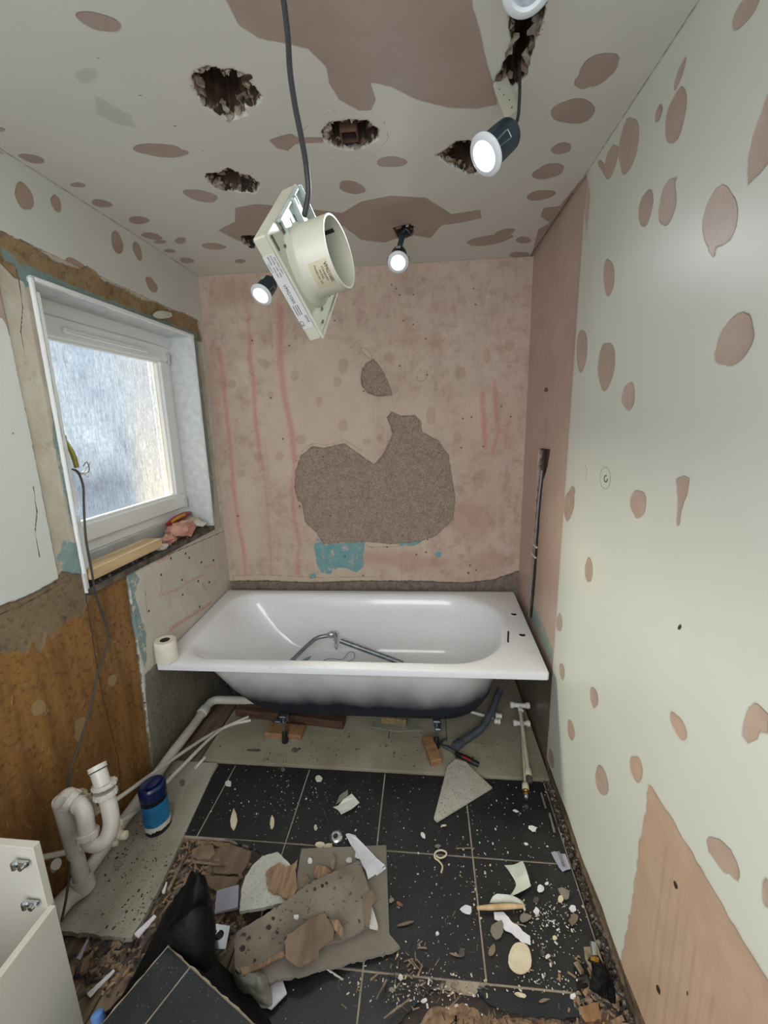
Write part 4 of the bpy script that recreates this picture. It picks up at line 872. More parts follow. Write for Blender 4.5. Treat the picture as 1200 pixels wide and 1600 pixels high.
tag(kn.build('lamp_lead', M['cable_black'], None, smooth=True), 'knot of black lead bunched in the hole above the back downlight', 'cable')

# ================================================================== LEFT WALL: cable, sill things
cpx = [(113, 733, -.04), (122, 738, -.015), (130, 760, .012), (131, 790, .02), (134, 840, .03), (142, 885, .032), (150, 930, .028), (162, 965, .026), (169, 995, .03), (162, 1025, .034), (152, 1055, .034), (143, 1100, .036), (128, 1150, .04), (113, 1195, .044), (106, 1230, .044), (98, 1262, .04), (97, 1290, .035), (104, 1325, .05), (108, 1360, .09), (104, 1400, .11), (96, 1440, .12)]
pts = [U(x, y, 0, d) for x, y, d in cpx]
cw = thing('wall_cable', 'long dark cable looping out of the window reveal down the brown board', 'cable', pts[0])
MB().tube(pts, .0038, 8, 4).build('sheath', M['cable_dark'], cw, smooth=True)
for i, (pp_, mt) in enumerate([([(113, 733), (128, 738), (138, 728), (141, 722)], 'white_plastic'), ([(113, 733), (127, 740), (139, 735), (136, 722), (130, 728)], 'copper_dirty'), ([(113, 733), (122, 741), (134, 741)], 'white_plastic')]):
    MB().tube([U(x, y, 0, -.05+.012*k) for k, (x, y) in enumerate(pp_)], .0016, 6).build('core', M[mt], cw, smooth=True)
kb = MB(); 
for x, y in ((133, 741), (139, 738), (137, 744)): kb.rbox(U(x, y, 0, -.03), (.008, .008, .008), .002)
kb.build('connector', M['white_plastic'], cw)['kind'] = 'stuff'
ya, yb = -1.036, -.63
tw = MB(); tw.rbox((-.018, (ya+yb)/2, .998), (.078, yb-ya, .040), .0015)
tag(tw.build('timber_offcut', M['timber_new']), 'length of new pale timber lying along the broken window sill', 'timber')
def lump(name, label, cat, c, r, mt, seed, squash=(1, 1, .7), group=None, n=20):
    b = MB(); rgs = []; c = Vector(c); o_ = Vector((seed*3.1, seed*1.7, 0))
    for i in range(13):
        th = -PI/2+PI*i/12; row = []
        for j in range(n):
            d = Vector((math.cos(th)*math.cos(2*PI*j/n), math.cos(th)*math.sin(2*PI*j/n), math.sin(th)))
            k = 1+.35*mnoise.noise(d*1.8+o_)+.30*abs(mnoise.noise(d*4+o_))*1.5-.15+.08*mnoise.noise(d*11+o_)
            row.append(c+Vector((d.x*r*squash[0], d.y*r*squash[1], d.z*r*squash[2]))*k)
        rgs.append(row)
    b.rings(rgs); return tag(b.build(name, M[mt], None, smooth=True, angle=30), label, cat, group)
lump('insulation_wad', 'largest crumpled pink insulation wad on the window sill beside the timber', 'insulation', (-.045, -.37, .99), .058, 'insulation', 1, (1, 1.6, .75))
lump('insulation_wad', 'smaller pink wad at the left end next to the pale timber', 'insulation', (-.03, -.505, .975), .032, 'insulation', 2, (1, 1.4, .8))
lump('foam_piece', 'beige lump of foam at the far right end of the window sill', 'foam', (-.07, -.20, .985), .032, 'plaster_flake', 3, (1, 1.5, .9))
kn = thing('utility_knife', 'red and yellow utility knife lying behind the pink wads on the sill', 'knife', (-.09, -.30, 1.02))
MB().tube([(-.095, -.40, 1.022), (-.088, -.34, 1.036), (-.088, -.25, 1.040), (-.092, -.19, 1.036)], [.010, .017, .017, .010], 10).build('body', M['red_plastic'], kn, smooth=True)
MB().tube([(-.082, -.385, 1.032), (-.075, -.33, 1.044), (-.075, -.27, 1.046)], [.006, .008, .007], 10).build('grip', M['orange_plastic'], kn, smooth=True)
lump('plaster_lump', 'white plaster lump at the front edge of the sill right of the timber end', 'plaster', (-.01, -.585, .962), .017, 'chip_white', 5, (1, 2, .8))
lump('plaster_lump', 'dark crumbly mortar lump near the knife at the sill edge', 'mortar', (-.02, -.25, .955), .022, 'rubble', 6, (1, 1.8, .8))
b = MB(); w0 = [Vector(v) for v in ((-.03, -.30, 1.0), (.002, -.24, .975), (.004, -.20, .985), (-.04, -.22, 1.01))]; b.prism(w0, .003, None)
tag(b.build('plaster_sliver', M['chip_white']), 'thin white plaster sliver leaning out over the right end of the sill', 'plaster')
b = MB(); rnd = random.Random(77)
for i in range(150):
    y = rnd.uniform(-1.0, -.14); s_ = rnd.uniform(.003, .012); b.rbox((rnd.uniform(-.12, .0), y, .952+s_*.4), (s_, s_*1.4, s_), s_*.2, Matrix.Rotation(rnd.uniform(0, 3), 3, Vector((rnd.random(), rnd.random(), 1))))
tag(b.build('sill_rubble', M['rubble']), 'grey mortar rubble covering the broken window sill', 'rubble', kind='stuff')
# pale filler spot above the window
dsk = LE(253, 492, 6.5, 14, 88); 
MB().rings([[Vector((.0005, a, b_)) for a, b_ in dsk], [Vector((.004, a, b_)) for a, b_ in dsk]]).build('filler_patch', M['liner'], wall_left)

# ================================================================== PLUMBING
def nut(b, c, axis, r, L, ribs=12):
    axis = Vector(axis).normalized(); x = axis.orthogonal().normalized(); y = axis.cross(x); c = Vector(c)
    b.lathe([(r*.93, -L/2), (r, -L/2+.002), (r, L/2-.002), (r*.93, L/2)], c, axis, n=24)
    for k in range(ribs):
        t = 2*PI*k/ribs; d = x*math.cos(t)+y*math.sin(t); Rm = Matrix((d, axis.cross(d), axis)).transposed(); b.box(c+d*r, (.003, .005, L*.8), Rm)
    return b
trap = thing('waste_trap', 'white plastic sink trap with screw nuts and open inlet rising beside the brown board', 'pipe trap', (.10, -1.36, 0))
D0 = 1.315
def T(px, py, dd=0): return P(px, py, D0+dd)
v0 = U(95, 1252, 0, .07); v1 = U(127, 1368, 0, .085)
MB().tube([v1+Vector((0, 0, -.03)), v1, v0+Vector((0, 0, -.03)), v0+Vector((.002, .0, -.003)), v0+Vector((.02, .012, .012)), T(112, 1252, .0)], .0225, 18, 6).build('standpipe', M['waste_plastic'], trap, smooth=True)
n1 = T(113, 1252, -.005)
nut(MB(), n1, (T(125, 1258)-T(100, 1246)), .031, .022, 10).build('nut', M['waste_plastic'], trap, smooth=True, angle=30)
MB().tube([T(112, 1253, .0), T(124, 1257, -.012), T(131, 1268, -.018), T(134, 1285, -.02), T(136, 1302, -.02)], .0235, 18).build('elbow', M['waste_plastic'], trap, smooth=True)
MB().lathe([(.026, 0), (.0265, .004), (.026, .006)], T(123, 1257, -.012), T(124, 1257, -.012)-T(112, 1253), n=24).build('collar', M['waste_plastic'], trap, smooth=True)
nut(MB(), T(136, 1303, -.02), T(137, 1312)-T(135, 1295), .031, .020, 10).build('nut', M['waste_plastic'], trap, smooth=True, angle=30)
MB().tube([T(137, 1306, -.02), T(141, 1316, -.015), T(155, 1318, -.01), T(168, 1306, .0), T(174, 1285, .01), T(171, 1262, .015), T(166, 1243, .02)], .0235, 18).build('u_bend', M['waste_plastic'], trap, smooth=True)
nut(MB(), T(165, 1240, .02), T(164, 1232)-T(167, 1250), .032, .018, 12).build('nut', M['waste_plastic'], trap, smooth=True, angle=30)
nut(MB(), T(163, 1226, .022), T(162, 1218)-T(164, 1230), .034, .012, 12).build('nut', M['waste_plastic'], trap, smooth=True, angle=30)
ip = MB(); a_ = T(161, 1228, .02); b_ = T(151, 1196, .035); ax_ = (b_-a_); L = ax_.length
ip.lathe([(.0235, 0), (.0235, L*.62), (.0235, L*.70), (.0265, L*.74), (.0265, L), (.022, L), (.021, L*.3)], a_, ax_, n=32, cap0=False, cap1=True); ip.build('inlet', M['waste_plastic'], trap, smooth=True)
MB().lathe([(.0268, 0), (.0275, .0015), (.0268, .003)], a_+ax_*.73, ax_, n=32).build('rubber_ring', M['black_rubber'], trap)
MB().lathe([(.0208, 0), (.0208, .001)], a_+ax_*.42, ax_, n=24).build('inlet_shade_disc', M['grey_plastic'], trap)  # solid grey disc put in for the shade inside the open inlet
soil = thing('floor_waste_pipe', 'grey white waste pipe running along the floor to a socket under the sink trap', 'pipe', (.05, -1.40, 0))
s0 = v1+Vector((.0, .0, -.002))
MB().lathe([(.030, -.052), (.031, -.05), (.031, .0), (.024, .0), (.024, -.01)], s0, (v0-v1), n=28, cap1=True).build('socket', M['waste_plastic'], soil, smooth=True)
MB().lathe([(.0245, 0), (.0245, .001)], s0+Vector((0, 0, -.003)), (v0-v1), n=28).build('joint_gap', M['black_rubber'], soil)
MB().tube([s0+Vector((0, 0, -.04)), s0+Vector((-.03, -.05, -.045)), s0+Vector((-.02, -.18, -.045)), s0+Vector((-.02, -.4, -.045))], .030, 18).build('pipe_run', M['waste_plastic'], soil, smooth=True)
wp1 = [U(215, 1235, 0, .05), U(262, 1182, 0, .045), U(300, 1130, 0, .045), U(322, 1096, 0, .045), U(335, 1088, 0, .055)]
zf_ = wp1[2].z; wp1 = [Vector((.052, p.y, .055)) for p in wp1[:4]]
xx = wp1[-1]
run = [Vector((.052, -1.34, .035)), Vector((.052, -1.1, .045))]+wp1[1:3]+[Vector((.052, -.50, .06)), Vector((.062, -.455, .062)), Vector((.10, -.44, .062)), Vector((.25, -.435, .06))]
big = thing('bath_waste_pipe', 'fat white waste pipe along the foot of the left wall turning under the bathtub', 'pipe', (.05, -.8, 0))
MB().tube(run, .0215, 16, 5).build('pipe_run', M['waste_plastic'], big, smooth=True)
MB().tube([Vector((.25, -.435, .06)), Vector((1.30, -.40, .05))], .019, 14, 0).build('pipe_under_bath', M['waste_plastic'], big, smooth=True)
MB().lathe([(.026, -.02), (.027, -.018), (.027, .018), (.026, .02)], (.052, -.53, .0595), (0, 1, 0), n=20).build('elbow_collar', M['waste_plastic'], big, smooth=True)
def wpipe(name, label, pts, r_, mt='white_plastic', cat='pipe', fit=None):
    t = thing(name, label, cat, pts[0]); MB().tube(pts, r_, 12).build('pipe_run', M[mt], t, smooth=True)
    for f in (fit or []):
        c, ax_, rad, L, fm = f; b = MB(); b.lathe([(rad*.8, -L/2), (rad, -L/2+.003), (rad, -L*.1), (rad*.86, -L*.05), (rad*.86, L*.1), (rad, L*.15), (rad*.95, L/2), (rad*.6, L/2+.002)], c, ax_, n=18); b.build('fitting', M[fm], t, smooth=True)
    return t
e_ = T(190, 1283, .10)
wpipe('water_pipe', 'upper of two thin white water pipes sloping from the trap to under the bathtub', [T(160, 1262, .07), T(181, 1250, .13), U(262, 1192, 0, .10), U(330, 1147, 2, .024), U(388, 1120, 2, .018)], .0075)
wpipe('water_pipe', 'lower of two thin white water pipes ending in a push-fit elbow by the trap', [T(178, 1291, .06), U(225, 1258, 0, .115), U(280, 1202, 0, .15), U(345, 1140, 2, .018), U(392, 1125, 2, .014)], .0075,
      fit=[(T(183, 1288, .06), T(195, 1278)-T(175, 1296), .0135, .022, 'cream_plastic'), (T(183, 1300, .05), T(188, 1310)-T(180, 1295), .0145, .03, 'cream_plastic'), (T(193, 1305, .05), T(200, 1304)-T(186, 1306), .0125, .02, 'cream_plastic')])
q0 = T(56, 1342, .0); q1_ = T(166, 1318, .06)
wpipe('water_pipe', 'short white water pipe crossing behind the standpipe with a cream end cap', [q0, q1_], .0085, fit=[(T(174, 1316, .06), q1_-q0, .0145, .04, 'cream_plastic')])
wpipe('isolator_pipe', 'thin white pipe with ribbed couplings squeezed between the two bends of the trap', [T(122, 1238, .06), T(132, 1241, .05), T(143, 1255, .04), T(152, 1272, .03)], .0085, 'cream_plastic', fit=[(T(128, 1239, .055), T(134, 1242, .05)-T(122, 1238, .06), .0125, .022, 'cream_plastic'), (T(137, 1247, .045), T(146, 1262, .04)-T(134, 1243, .05), .0125, .018, 'cream_plastic'), (T(150, 1268, .03), T(152, 1272, .03)-T(143, 1255, .04), .0125, .018, 'cream_plastic')])
wpipe('brown_pipe', 'dark brown pipe with a cream stop end low on the brown board', [T(40, 1312, .03), T(58, 1300, .05), T(72, 1288, .07)], .0125, 'pipe_brown', fit=[(T(78, 1281, .08), T(78, 1281, .08)-T(60, 1298, .05), .017, .05, 'cream_plastic')])
wpipe('plastic_offcut', 'short stub of thin white pipe lying on the pale board by the bathtub', [U(305, 1200, 2, .015), U(320, 1184, 2, .015)], .0065)
lr = MB(); lr.tube([T(88, 1350, .06), T(70, 1362, .08), T(66, 1385, .09)], .016, 12); nut(lr, T(82, 1352, .07), (T(88, 1350, .06)-T(70, 1362, .08)), .021, .02, 8)
tag(lr.build('waste_elbow', M['waste_plastic'], None, smooth=True), 'white plastic elbow low behind the standpipe near the cabinet', 'pipe')
# right-hand supply pipes
def sp_(px, py, z): return U(px, py, 2, z)
a_, b_ = sp_(812, 1104, .10), sp_(826, 1212, .035)
s1 = thing('supply_pipe', 'thicker cream supply pipe with a copper end along the right wall under the bathtub', 'pipe', b_)
MB().tube([a_, b_], .0085, 12, 0).build('pipe_run', M['cream_plastic'], s1, smooth=True)
d_ = (b_-a_).normalized()
MB().lathe([(.0125, -.02), (.0145, -.016), (.0145, .008), (.0125, .014)], a_+(b_-a_)*.97, d_, n=16).build('coupling', M['cream_plastic'], s1, smooth=True)
MB().lathe([(.0125, 0), (.0135, .004), (.0125, .022), (.009, .024)], b_+d_*.006, d_, n=14).build('copper_end', M['copper_dirty'], s1, smooth=True)
tb2 = MB(); tb2.tube([a_+Vector((-.045, 0, .01)), a_+Vector((.04, 0, .005))], .0115, 12, 0); tb2.tube([a_, a_+Vector((0, -.03, -.003))], .0125, 12, 0)
for s_ in (-1, 1): tb2.lathe([(.012, 0), (.0155, .003), (.0155, .018), (.012, .02)], a_+Vector((s_*.028, 0, .008)), (s_, 0, 0), n=14)
tb2.build('tee_fitting', M['white_plastic'], s1, smooth=True)
a_, b_ = sp_(815, 1130, .065), sp_(821, 1230, .024); d_ = (b_-a_).normalized()
s2 = thing('supply_pipe', 'thinner cream supply pipe ending in a brass tap tail on the black tile', 'pipe', b_)
MB().tube([a_, b_], .0062, 12, 0).build('pipe_run', M['cream_plastic'], s2, smooth=True)
MB().lathe([(.009, -.02), (.0135, -.012), (.0145, .008), (.011, .014)], b_, d_, n=16).build('coupling', M['cream_plastic'], s2, smooth=True)
MB().lathe([(.0115, 0), (.0115, .006), (.009, .008), (.009, .014), (.0115, .016), (.0115, .020)], b_+d_*.014, d_, n=14).build('brass_end', M['brass'], s2, smooth=True)
MB().lathe([(.0105, 0), (.0105, .012), (.0075, .018), (.004, .018)], b_+d_*.034, d_, n=14).build('threaded_tail', M['chrome'], s2, smooth=True)
tb2 = MB(); tb2.tube([a_+Vector((-.03, 0, .0)), a_+Vector((.035, 0, .0))], .0105, 12, 0)
for s_ in (-1, 1): tb2.lathe([(.012, 0), (.0145, .003), (.0145, .016), (.012, .018)], a_+Vector((s_*.022, 0, 0)), (s_, 0, 0), n=14)
tb2.build('tee_fitting', M['white_plastic'], s2, smooth=True)
wpipe('overflow_pipe', 'slim white pipe with twin stop ends on the pale boards behind the grey hose', [U(735, 1112, 2, .04), U(770, 1122, 2, .03)], .008, fit=[(U(779, 1118, 2, .04), (1, -.1, 0), .0135, .03, 'white_plastic'), (U(777, 1127, 2, .022), (1, -.15, 0), .0135, .03, 'white_plastic')])
hs = thing('flexible_waste_hose', 'dark grey flexible waste hose curling down from the plug end of the bathtub', 'hose', (1.38, -.55, 0))
hp = [U(782, 1078, 1, -.36), U(776, 1090, 1, -.40), U(768, 1112, 1, -.46), U(752, 1138, 1, -.54), U(733, 1152, 1, -.59), U(716, 1163, 2, .035)]
MB().tube(hp, .0165, 14).build('hose_wall', M['grey_plastic'], hs, smooth=True)
rg = MB()
for k in range(26):
    tt = .45+.5*k/26; L = len(hp)-1; i = min(int(tt*L), L-1); f = tt*L-i; p_ = hp[i].lerp(hp[i+1], f); rg.lathe([(.0165, -.002), (.0182, 0), (.0165, .002)], p_, hp[i+1]-hp[i], n=14)
rg.build('corrugation', M['grey_plastic'], hs, smooth=True)['kind'] = 'stuff'
MB().lathe([(.019, -.025), (.021, -.02), (.021, .02), (.018, .028)], hp[-1], hp[-1]-hp[-2], n=18).build('end_cuff', M['grey_plastic'], hs, smooth=True)
# pipe in the wall chase
ch = thing('chased_pipe', 'thin dark metal pipe clipped inside the slot cut in the pink right wall', 'pipe', (XR, -.35, .55))
MB().tube([U(847, 735, 0, XR+.006), U(841, 790, 0, XR+.004), U(836, 850, 0, XR+.004), U(829, 930, 0, XR+.004), U(826, 965, 0, XR+.004)], .0055, 8).build('pipe_run', M['galv'], ch, smooth=True)
for y in (853, 868):
    c = U(836-(y-853)*.15, y, 0, XR-.006); MB().rbox(c, (.010, .075 if y == 868 else .06, .008), .002).build('pipe_clip', M['white_plastic'], ch)

# ================================================================== WOOD AND TOOLS UNDER THE BATH
def beam(name, label, p, q, w_, h_, z, mt, cat='timber'):
    p = Vector((p[0], p[1], 0)); q = Vector((q[0], q[1], 0)); d = (q-p); L = d.length; ang = math.atan2(d.y, d.x); c = p.lerp(q, .5)
    t = thing(name, label, cat, (c.x, c.y, z)); t.rotation_euler = (0, 0, ang)
    # top-level single mesh instead of an empty
    bpy.data.objects.remove(t)
    b = MB().rbox((0, 0, h_/2), (L, w_, h_), .002); o = b.build(name, M[mt], None, local=True); o.location = (c.x, c.y, z); o.rotation_euler = (0, 0, ang)
    return tag(o, label, cat)
beam('timber_beam', 'long dark stained timber lying under the left half of the bathtub', U(372, 1108, 2, .03), U(538, 1128, 2, .03), .06, .045, .008, 'timber_dark')
beam('timber_block', 'reddish brown timber block beside the left foot of the bathtub', U(418, 1140, 2, .02), U(474, 1145, 2, .02), .075, .026, .008, 'timber_block')
beam('timber_block', 'orange brown timber block lying against the right foot of the bathtub', U(667, 1152, 2, .03), U(682, 1190, 2, .03), .052, .032, .008, 'timber_block')
beam('chipboard_block', 'small yellowish chipboard block under the middle of the bathtub', U(597, 1119, 2, .03), U(636, 1124, 2, .03), .05, .035, .008, 'osb')
gp = thing('wrench', 'wrench with black and red grips pointing from the hose across the pale board', 'wrench', U(725, 1185, 2, .02))
MB().tube([U(712, 1177, 2, .022), U(730, 1186, 2, .028), U(748, 1195, 2, .022)], [.010, .013, .011], 12).build('grip', M['black_rubber'], gp, smooth=True)
MB().tube([U(722, 1182, 2, .039), U(736, 1188, 2, .041)], .004, 8, 0).build('red_inlay', M['red_plastic'], gp, smooth=True)
hb_ = MB(); hb_.tube([U(712, 1177, 2, .022), U(704, 1171, 2, .02), U(696, 1167, 2, .018)], [.006, .009, .010], 10); hb_.tube([U(697, 1168, 2, .02), U(690, 1164, 2, .02), U(690, 1158, 2, .018), U(696, 1155, 2, .018)], .006, 8)
hb_.build('jaw', M['dull_metal'], gp, smooth=True)
b = MB().prism(wp([(578, 1135), (600, 1112), (640, 1118), (660, 1140), (620, 1142)], .012), .004, .010); tag(b.build('plastic_sheet', M['clear_bag']), 'crinkled clear plastic sheet on the pale boards behind the right foot', 'plastic sheet')

# ================================================================== CABINET, TUB
cab = thing('vanity_cabinet', 'cream open cabinet carcass standing at the left wall in the near corner', 'cabinet', (.16, -1.90, 0))
MB().rbox((.158, -1.649, .288), (.296, .018, .576), .001).build('side_panel', M['cabinet'], cab)
MB().rbox((.158, -2.19, .288), (.296, .018, .576), .001).build('side_panel', M['cabinet'], cab)
MB().rbox((.310, -1.929, .200), (.016, .560, .398), .001).build('front_panel', M['cabinet'], cab)
MB().rbox((.155, -1.92, .03), (.28, .52, .018), .001).build('base_panel', M['cabinet_inner'], cab)
MB().rbox((.016, -1.92, .288), (.012, .52, .576), .001).build('back_panel', M['cabinet_inner'], cab)
for x, y in ((33, 1350), (49, 1412)):
    c = U(x, y, 1, -1.668); b = MB(); b.rbox(c+Vector((0, 0, 0)), (.034, .012, .014), .003); b.rbox(c+Vector((-.012, -.004, .0)), (.012, .014, .022), .003); b.lathe([(.007, 0), (.006, .006)], c+Vector((.008, -.006, 0)), (0, -1, 0), n=12)
    o = b.build('cam_fitting', M['chrome'], cab)
tub = thing('wipes_tub', 'dark blue oval wipes tub with navy flip lid standing on the grey board', 'tub', U(248, 1292, 2, .006)); tub.rotation_euler = (0, 0, .35)
ex = dict(sx=1.0, sy=.86)
TR = .047
MB().lathe([(TR*.95, 0), (TR, .004), (TR, .135), (TR*.97, .142), (TR*.97, .150)], n=40, **ex).build('body', M['tub_dark'], tub, smooth=True, local=True)
lo_ = MB().lathe([(TR*1.02, .148), (TR*1.04, .152), (TR*1.04, .186), (TR*1.0, .194), (TR*.86, .199), (TR*.80, .197)], n=40, **ex).build('lid', M['blue_lid'], tub, smooth=True, local=True)
MB().lathe([(.020, .196), (.022, .198), (.022, .203), (.018, .205)], (.006, -.004, 0), n=24, sx=1.2, sy=.8).build('flip_cap', M['blue_lid'], lo_, smooth=True, local=True)
lab_m, N, Bs = newmat('wipes_label'); co = N.n('ShaderNodeTexCoord').outputs['Object']; z = N.n('ShaderNodeSeparateXYZ', {0: co}).outputs[2]
cc = N.mix(N.mr(N.noise(co, 14, 4), .4, .6), srgb('#17608f'), srgb('#2a7ba6')); Bs.inputs['Roughness'].default_value = .4
nzv = N.noise(N.n('ShaderNodeMapping', {'Vector': co, 'Scale': (1, 1, .35)}).outputs[0], 90, 3)
cc = N.mix(N.mr(N.math('ADD', z, N.math('MULTIPLY', N.noise(co, 10, 2), .02)), .052, .050), cc, srgb('#c9c6bd'))
cc = N.mix(N.mr(N.math('ADD', z, N.math('MULTIPLY', nzv, -.03)), .0060, .0045), cc, srgb('#0d0d10')); N.t.links.new(cc, Bs.inputs['Base Color'])
MB().lathe([(TR*1.008, .012), (TR*1.008, .130)], n=40, cap0=False, cap1=False, **ex).build('label', lab_m, tub, smooth=True, local=True)
gb = MB()
for k, (a_, wd) in enumerate([(-118, .006), (-106, .005), (-93, .009)]):
    t = math.radians(a_); gb.rbox((TR*1.01*math.cos(t), TR*.87*math.sin(t), .068), (wd, .002, .010), .0008, Matrix.Rotation(t+PI/2, 3, 'Z'))
gb.build('label_marks', M['chip_white'], tub, local=True)['kind'] = 'stuff'

# ================================================================== RUBBLE SACK AND BROKEN TILE SLAB
def sheet(ctrl, nu, nv, sub=5):
    """smooth surface through a grid of control points (rows of equal length)"""
    def cr_(a, b, c, d, t): return .5*((2*b)+(-a+c)*t+(2*a-5*b+4*c-d)*t*t+(-a+3*b-3*c+d)*t**3)
    def dense(row):
        out = []
        for i in range(len(row)-1):
            for k in range(sub): out.append(cr_(row[max(i-1, 0)], row[i], row[i+1], row[min(i+2, len(row)-1)], k/sub))
        return out+[row[-1]]
    rows = [dense([Vector(p) for p in r]) for r in ctrl]; cols_ = [dense(list(c)) for c in zip(*rows)]
    return [list(r) for r in zip(*cols_)]
def hpt(px, py, z): return U(px, py, 2, z)
bagc = [[hpt(120, 1660, .01), hpt(150, 1600, .02), hpt(195, 1545, .03), hpt(235, 1470, .05), hpt(268, 1415, .12), hpt(297, 1372, .24), hpt(306, 1364, .27)],
        [hpt(150, 1700, .10), hpt(185, 1640, .13), hpt(225, 1560, .15), hpt(255, 1490, .17), hpt(278, 1430, .21), hpt(303, 1378, .29), hpt(312, 1363, .295)],
        [hpt(220, 1740, .17), hpt(240, 1660, .18), hpt(262, 1580, .185), hpt(282, 1500, .19), hpt(296, 1440, .23), hpt(314, 1385, .285), hpt(317, 1366, .285)],
        [hpt(320, 1740, .17), hpt(320, 1660, .17), hpt(318, 1590, .165), hpt(320, 1520, .17), hpt(322, 1455, .19), hpt(325, 1400, .25), hpt(321, 1370, .27)],
        [hpt(430, 1730, .10), hpt(410, 1660, .11), hpt(380, 1595, .10), hpt(350, 1535, .10), hpt(333, 1480, .10), hpt(334, 1430, .14), hpt(326, 1385, .22)],
        [hpt(480, 1690, .01), hpt(450, 1640, .01), hpt(415, 1590, .01), hpt(372, 1535, .01), hpt(340, 1500, .01), hpt(338, 1450, .03), hpt(331, 1410, .12)]]
g_ = sheet(bagc, 6, 7, 6); b = MB(); nr = len(g_); nc = len(g_[0]); vs_ = []
for i, r in enumerate(g_):
    for j, p in enumerate(r):
        k = mnoise.noise(p*14)*.016+abs(mnoise.noise(p*30))*.022+mnoise.noise(p*70)*.004; vs_.append(p+Vector((0, 0, max(k, .004-p.z) if p.z < .02 else k)))
b.add(vs_, [[i*nc+j, (i+1)*nc+j, (i+1)*nc+j+1, i*nc+j+1] for i in range(nr-1) for j in range(nc-1)])
bag = b.build('rubble_sack', M['bag'], None, smooth=True, angle=80); so = bag.modifiers.new('t', 'SOLIDIFY'); so.thickness = .002; so.offset = -1
tag(bag, 'crumpled black plastic rubble sack peaking beside the grey board, broken tiles resting on it', 'sack')
# folded flap of the sack
fl_ = [[hpt(250, 1452, .25), hpt(268, 1448, .27), hpt(290, 1430, .30), hpt(312, 1415, .30), hpt(330, 1418, .26)],
       [hpt(256, 1462, .245), hpt(272, 1462, .265), hpt(296, 1448, .285), hpt(318, 1436, .28), hpt(334, 1440, .24)],
       [hpt(270, 1482, .22), hpt(288, 1490, .225), hpt(306, 1488, .23), hpt(324, 1480, .22), hpt(335, 1476, .20)],
       [hpt(292, 1515, .17), hpt(305, 1520, .17), hpt(318, 1520, .17), hpt(328, 1515, .16), hpt(335, 1505, .14)]]
g_ = sheet(fl_, 4, 5, 5); nr = len(g_); nc = len(g_[0]); b = MB()
b.add([p+Vector((0, 0, mnoise.noise(p*60)*.006)) for r in g_ for p in r], [[i*nc+j, (i+1)*nc+j, (i+1)*nc+j+1, i*nc+j+1] for i in range(nr-1) for j in range(nc-1)])
o = b.build('folded_flap', M['bag'], bag, smooth=True, angle=80); so = o.modifiers.new('t', 'SOLIDIFY'); so.thickness = .002

c0 = Vector((.5515, -1.608, .225)); d1 = Vector((-.436, -.900, 0)).normalized(); d2 = Vector((.917, -.399, 0)).normalized(); d1 = (d1-d2*d1.dot(d2)).normalized()
slab = thing('tile_slab', 'broken floor slab of two black tiles with pale grout resting on the black sack', 'tile slab', c0)
def sl(a, c, z): return c0+d2*a+d1*c+Vector((0, 0, z))
MB().prism([p+Vector((0, 0, 0)) for p in jag([sl(-.006, -.006, 0), sl(.34, -.006, 0), sl(.34, .30, 0), sl(-.006, .30, 0)], .0018, .012, 4)], .013, None).build('mortar_back', M['grout'], slab)
for a0, a1, nm in ((.0, .0805, 1), (.0865, .335, 2)):
    b = MB(); ins = .001
    q = [(a0, 0), (a1, 0), (a1, .295), (a0, .295)]
    b.rings([[sl(x, y, 0) for x, y in q][::-1], [sl(x, y, .004) for x, y in q][::-1], [sl(x+(ins if x == a0 else -ins), y+(ins if y == 0 else -ins), .005) for x, y in q][::-1]])
    b.build('tile', M['tile_clean'], slab)
bl = MB().lathe([(.012, 0), (.014, .004), (.013, .02), (.006, .024)], hpt(155, 1597, .14), (-.3, .2, 1), n=12)
M['pale_blue'] = mat('pale_blue', '#5d87c0', .5); tag(bl.build('blue_cap', M['pale_blue'], None, smooth=True), 'small pale blue cap poking out left of the broken tile slab', 'cap')

# ================================================================== BOARDS AND OFFCUTS ON THE FLOOR
def Z4(pts): return zz(pts, 200, 1280, 2.4)
def Z5(pts): return zz(pts, 600, 1150, 3)
def Z6(pts): return zz(pts, 300, 1240, 3.3333)
def piece(name, label, cat, pts, z, t, mt, jg=0, edges=None, seed=1, tilt=None, parent=None, step=.01):
    """flat offcut lying at height z (number or one height per corner)"""
    n = len(pts); zs = z if isinstance(z, (list, tuple)) else [z]*n
    P_ = [U(x, y, 2, zs[i]) for i, (x, y) in enumerate(pts)]
    if jg: P_ = jag(P_, jg, step, seed, edges)
    o = MB().prism(P_, t, None).build(name, M[mt], parent)
    return tag(o, label, cat) if label else o
piece('plywood_board', 'large square grey plywood offcut lying flat over the black tiles, undermost of the pile', 'board', Z4([(650, 110), (968, 97), (980, 430), (1020, 478), (990, 495), (526, 612), (495, 565), (620, 300)]), [.024, .012, .012, .012, .014, .045, .045, .03], .010, 'ply_grey', .0025, [3, 4, 5], 3)
big_b = piece('plywood_board', 'long weathered plywood offcut with dark spots, uppermost in the board pile', 'board', Z4([(400, 430), (470, 385), (600, 300), (690, 232), (868, 155), (905, 268), (910, 300), (905, 395), (808, 452), (700, 470), (585, 502), (425, 582), (402, 560)]), [.060, .058, .055, .052, .048, .045, .044, .044, .046, .050, .055, .062, .062], .008, 'ply_old', .002, None, 5)
def bary_z(px, py):   # plane of the weathered board, fitted through three of its corners
    A, B_, C_ = [U(*Z4([q])[0], 2, z) for q, z in (((400, 430), .060), ((868, 155), .048), ((425, 582), .062))]
    n = (B_-A).cross(C_-A); d = ray(px, py); return CAM+d*((A-CAM).dot(n)/d.dot(n))
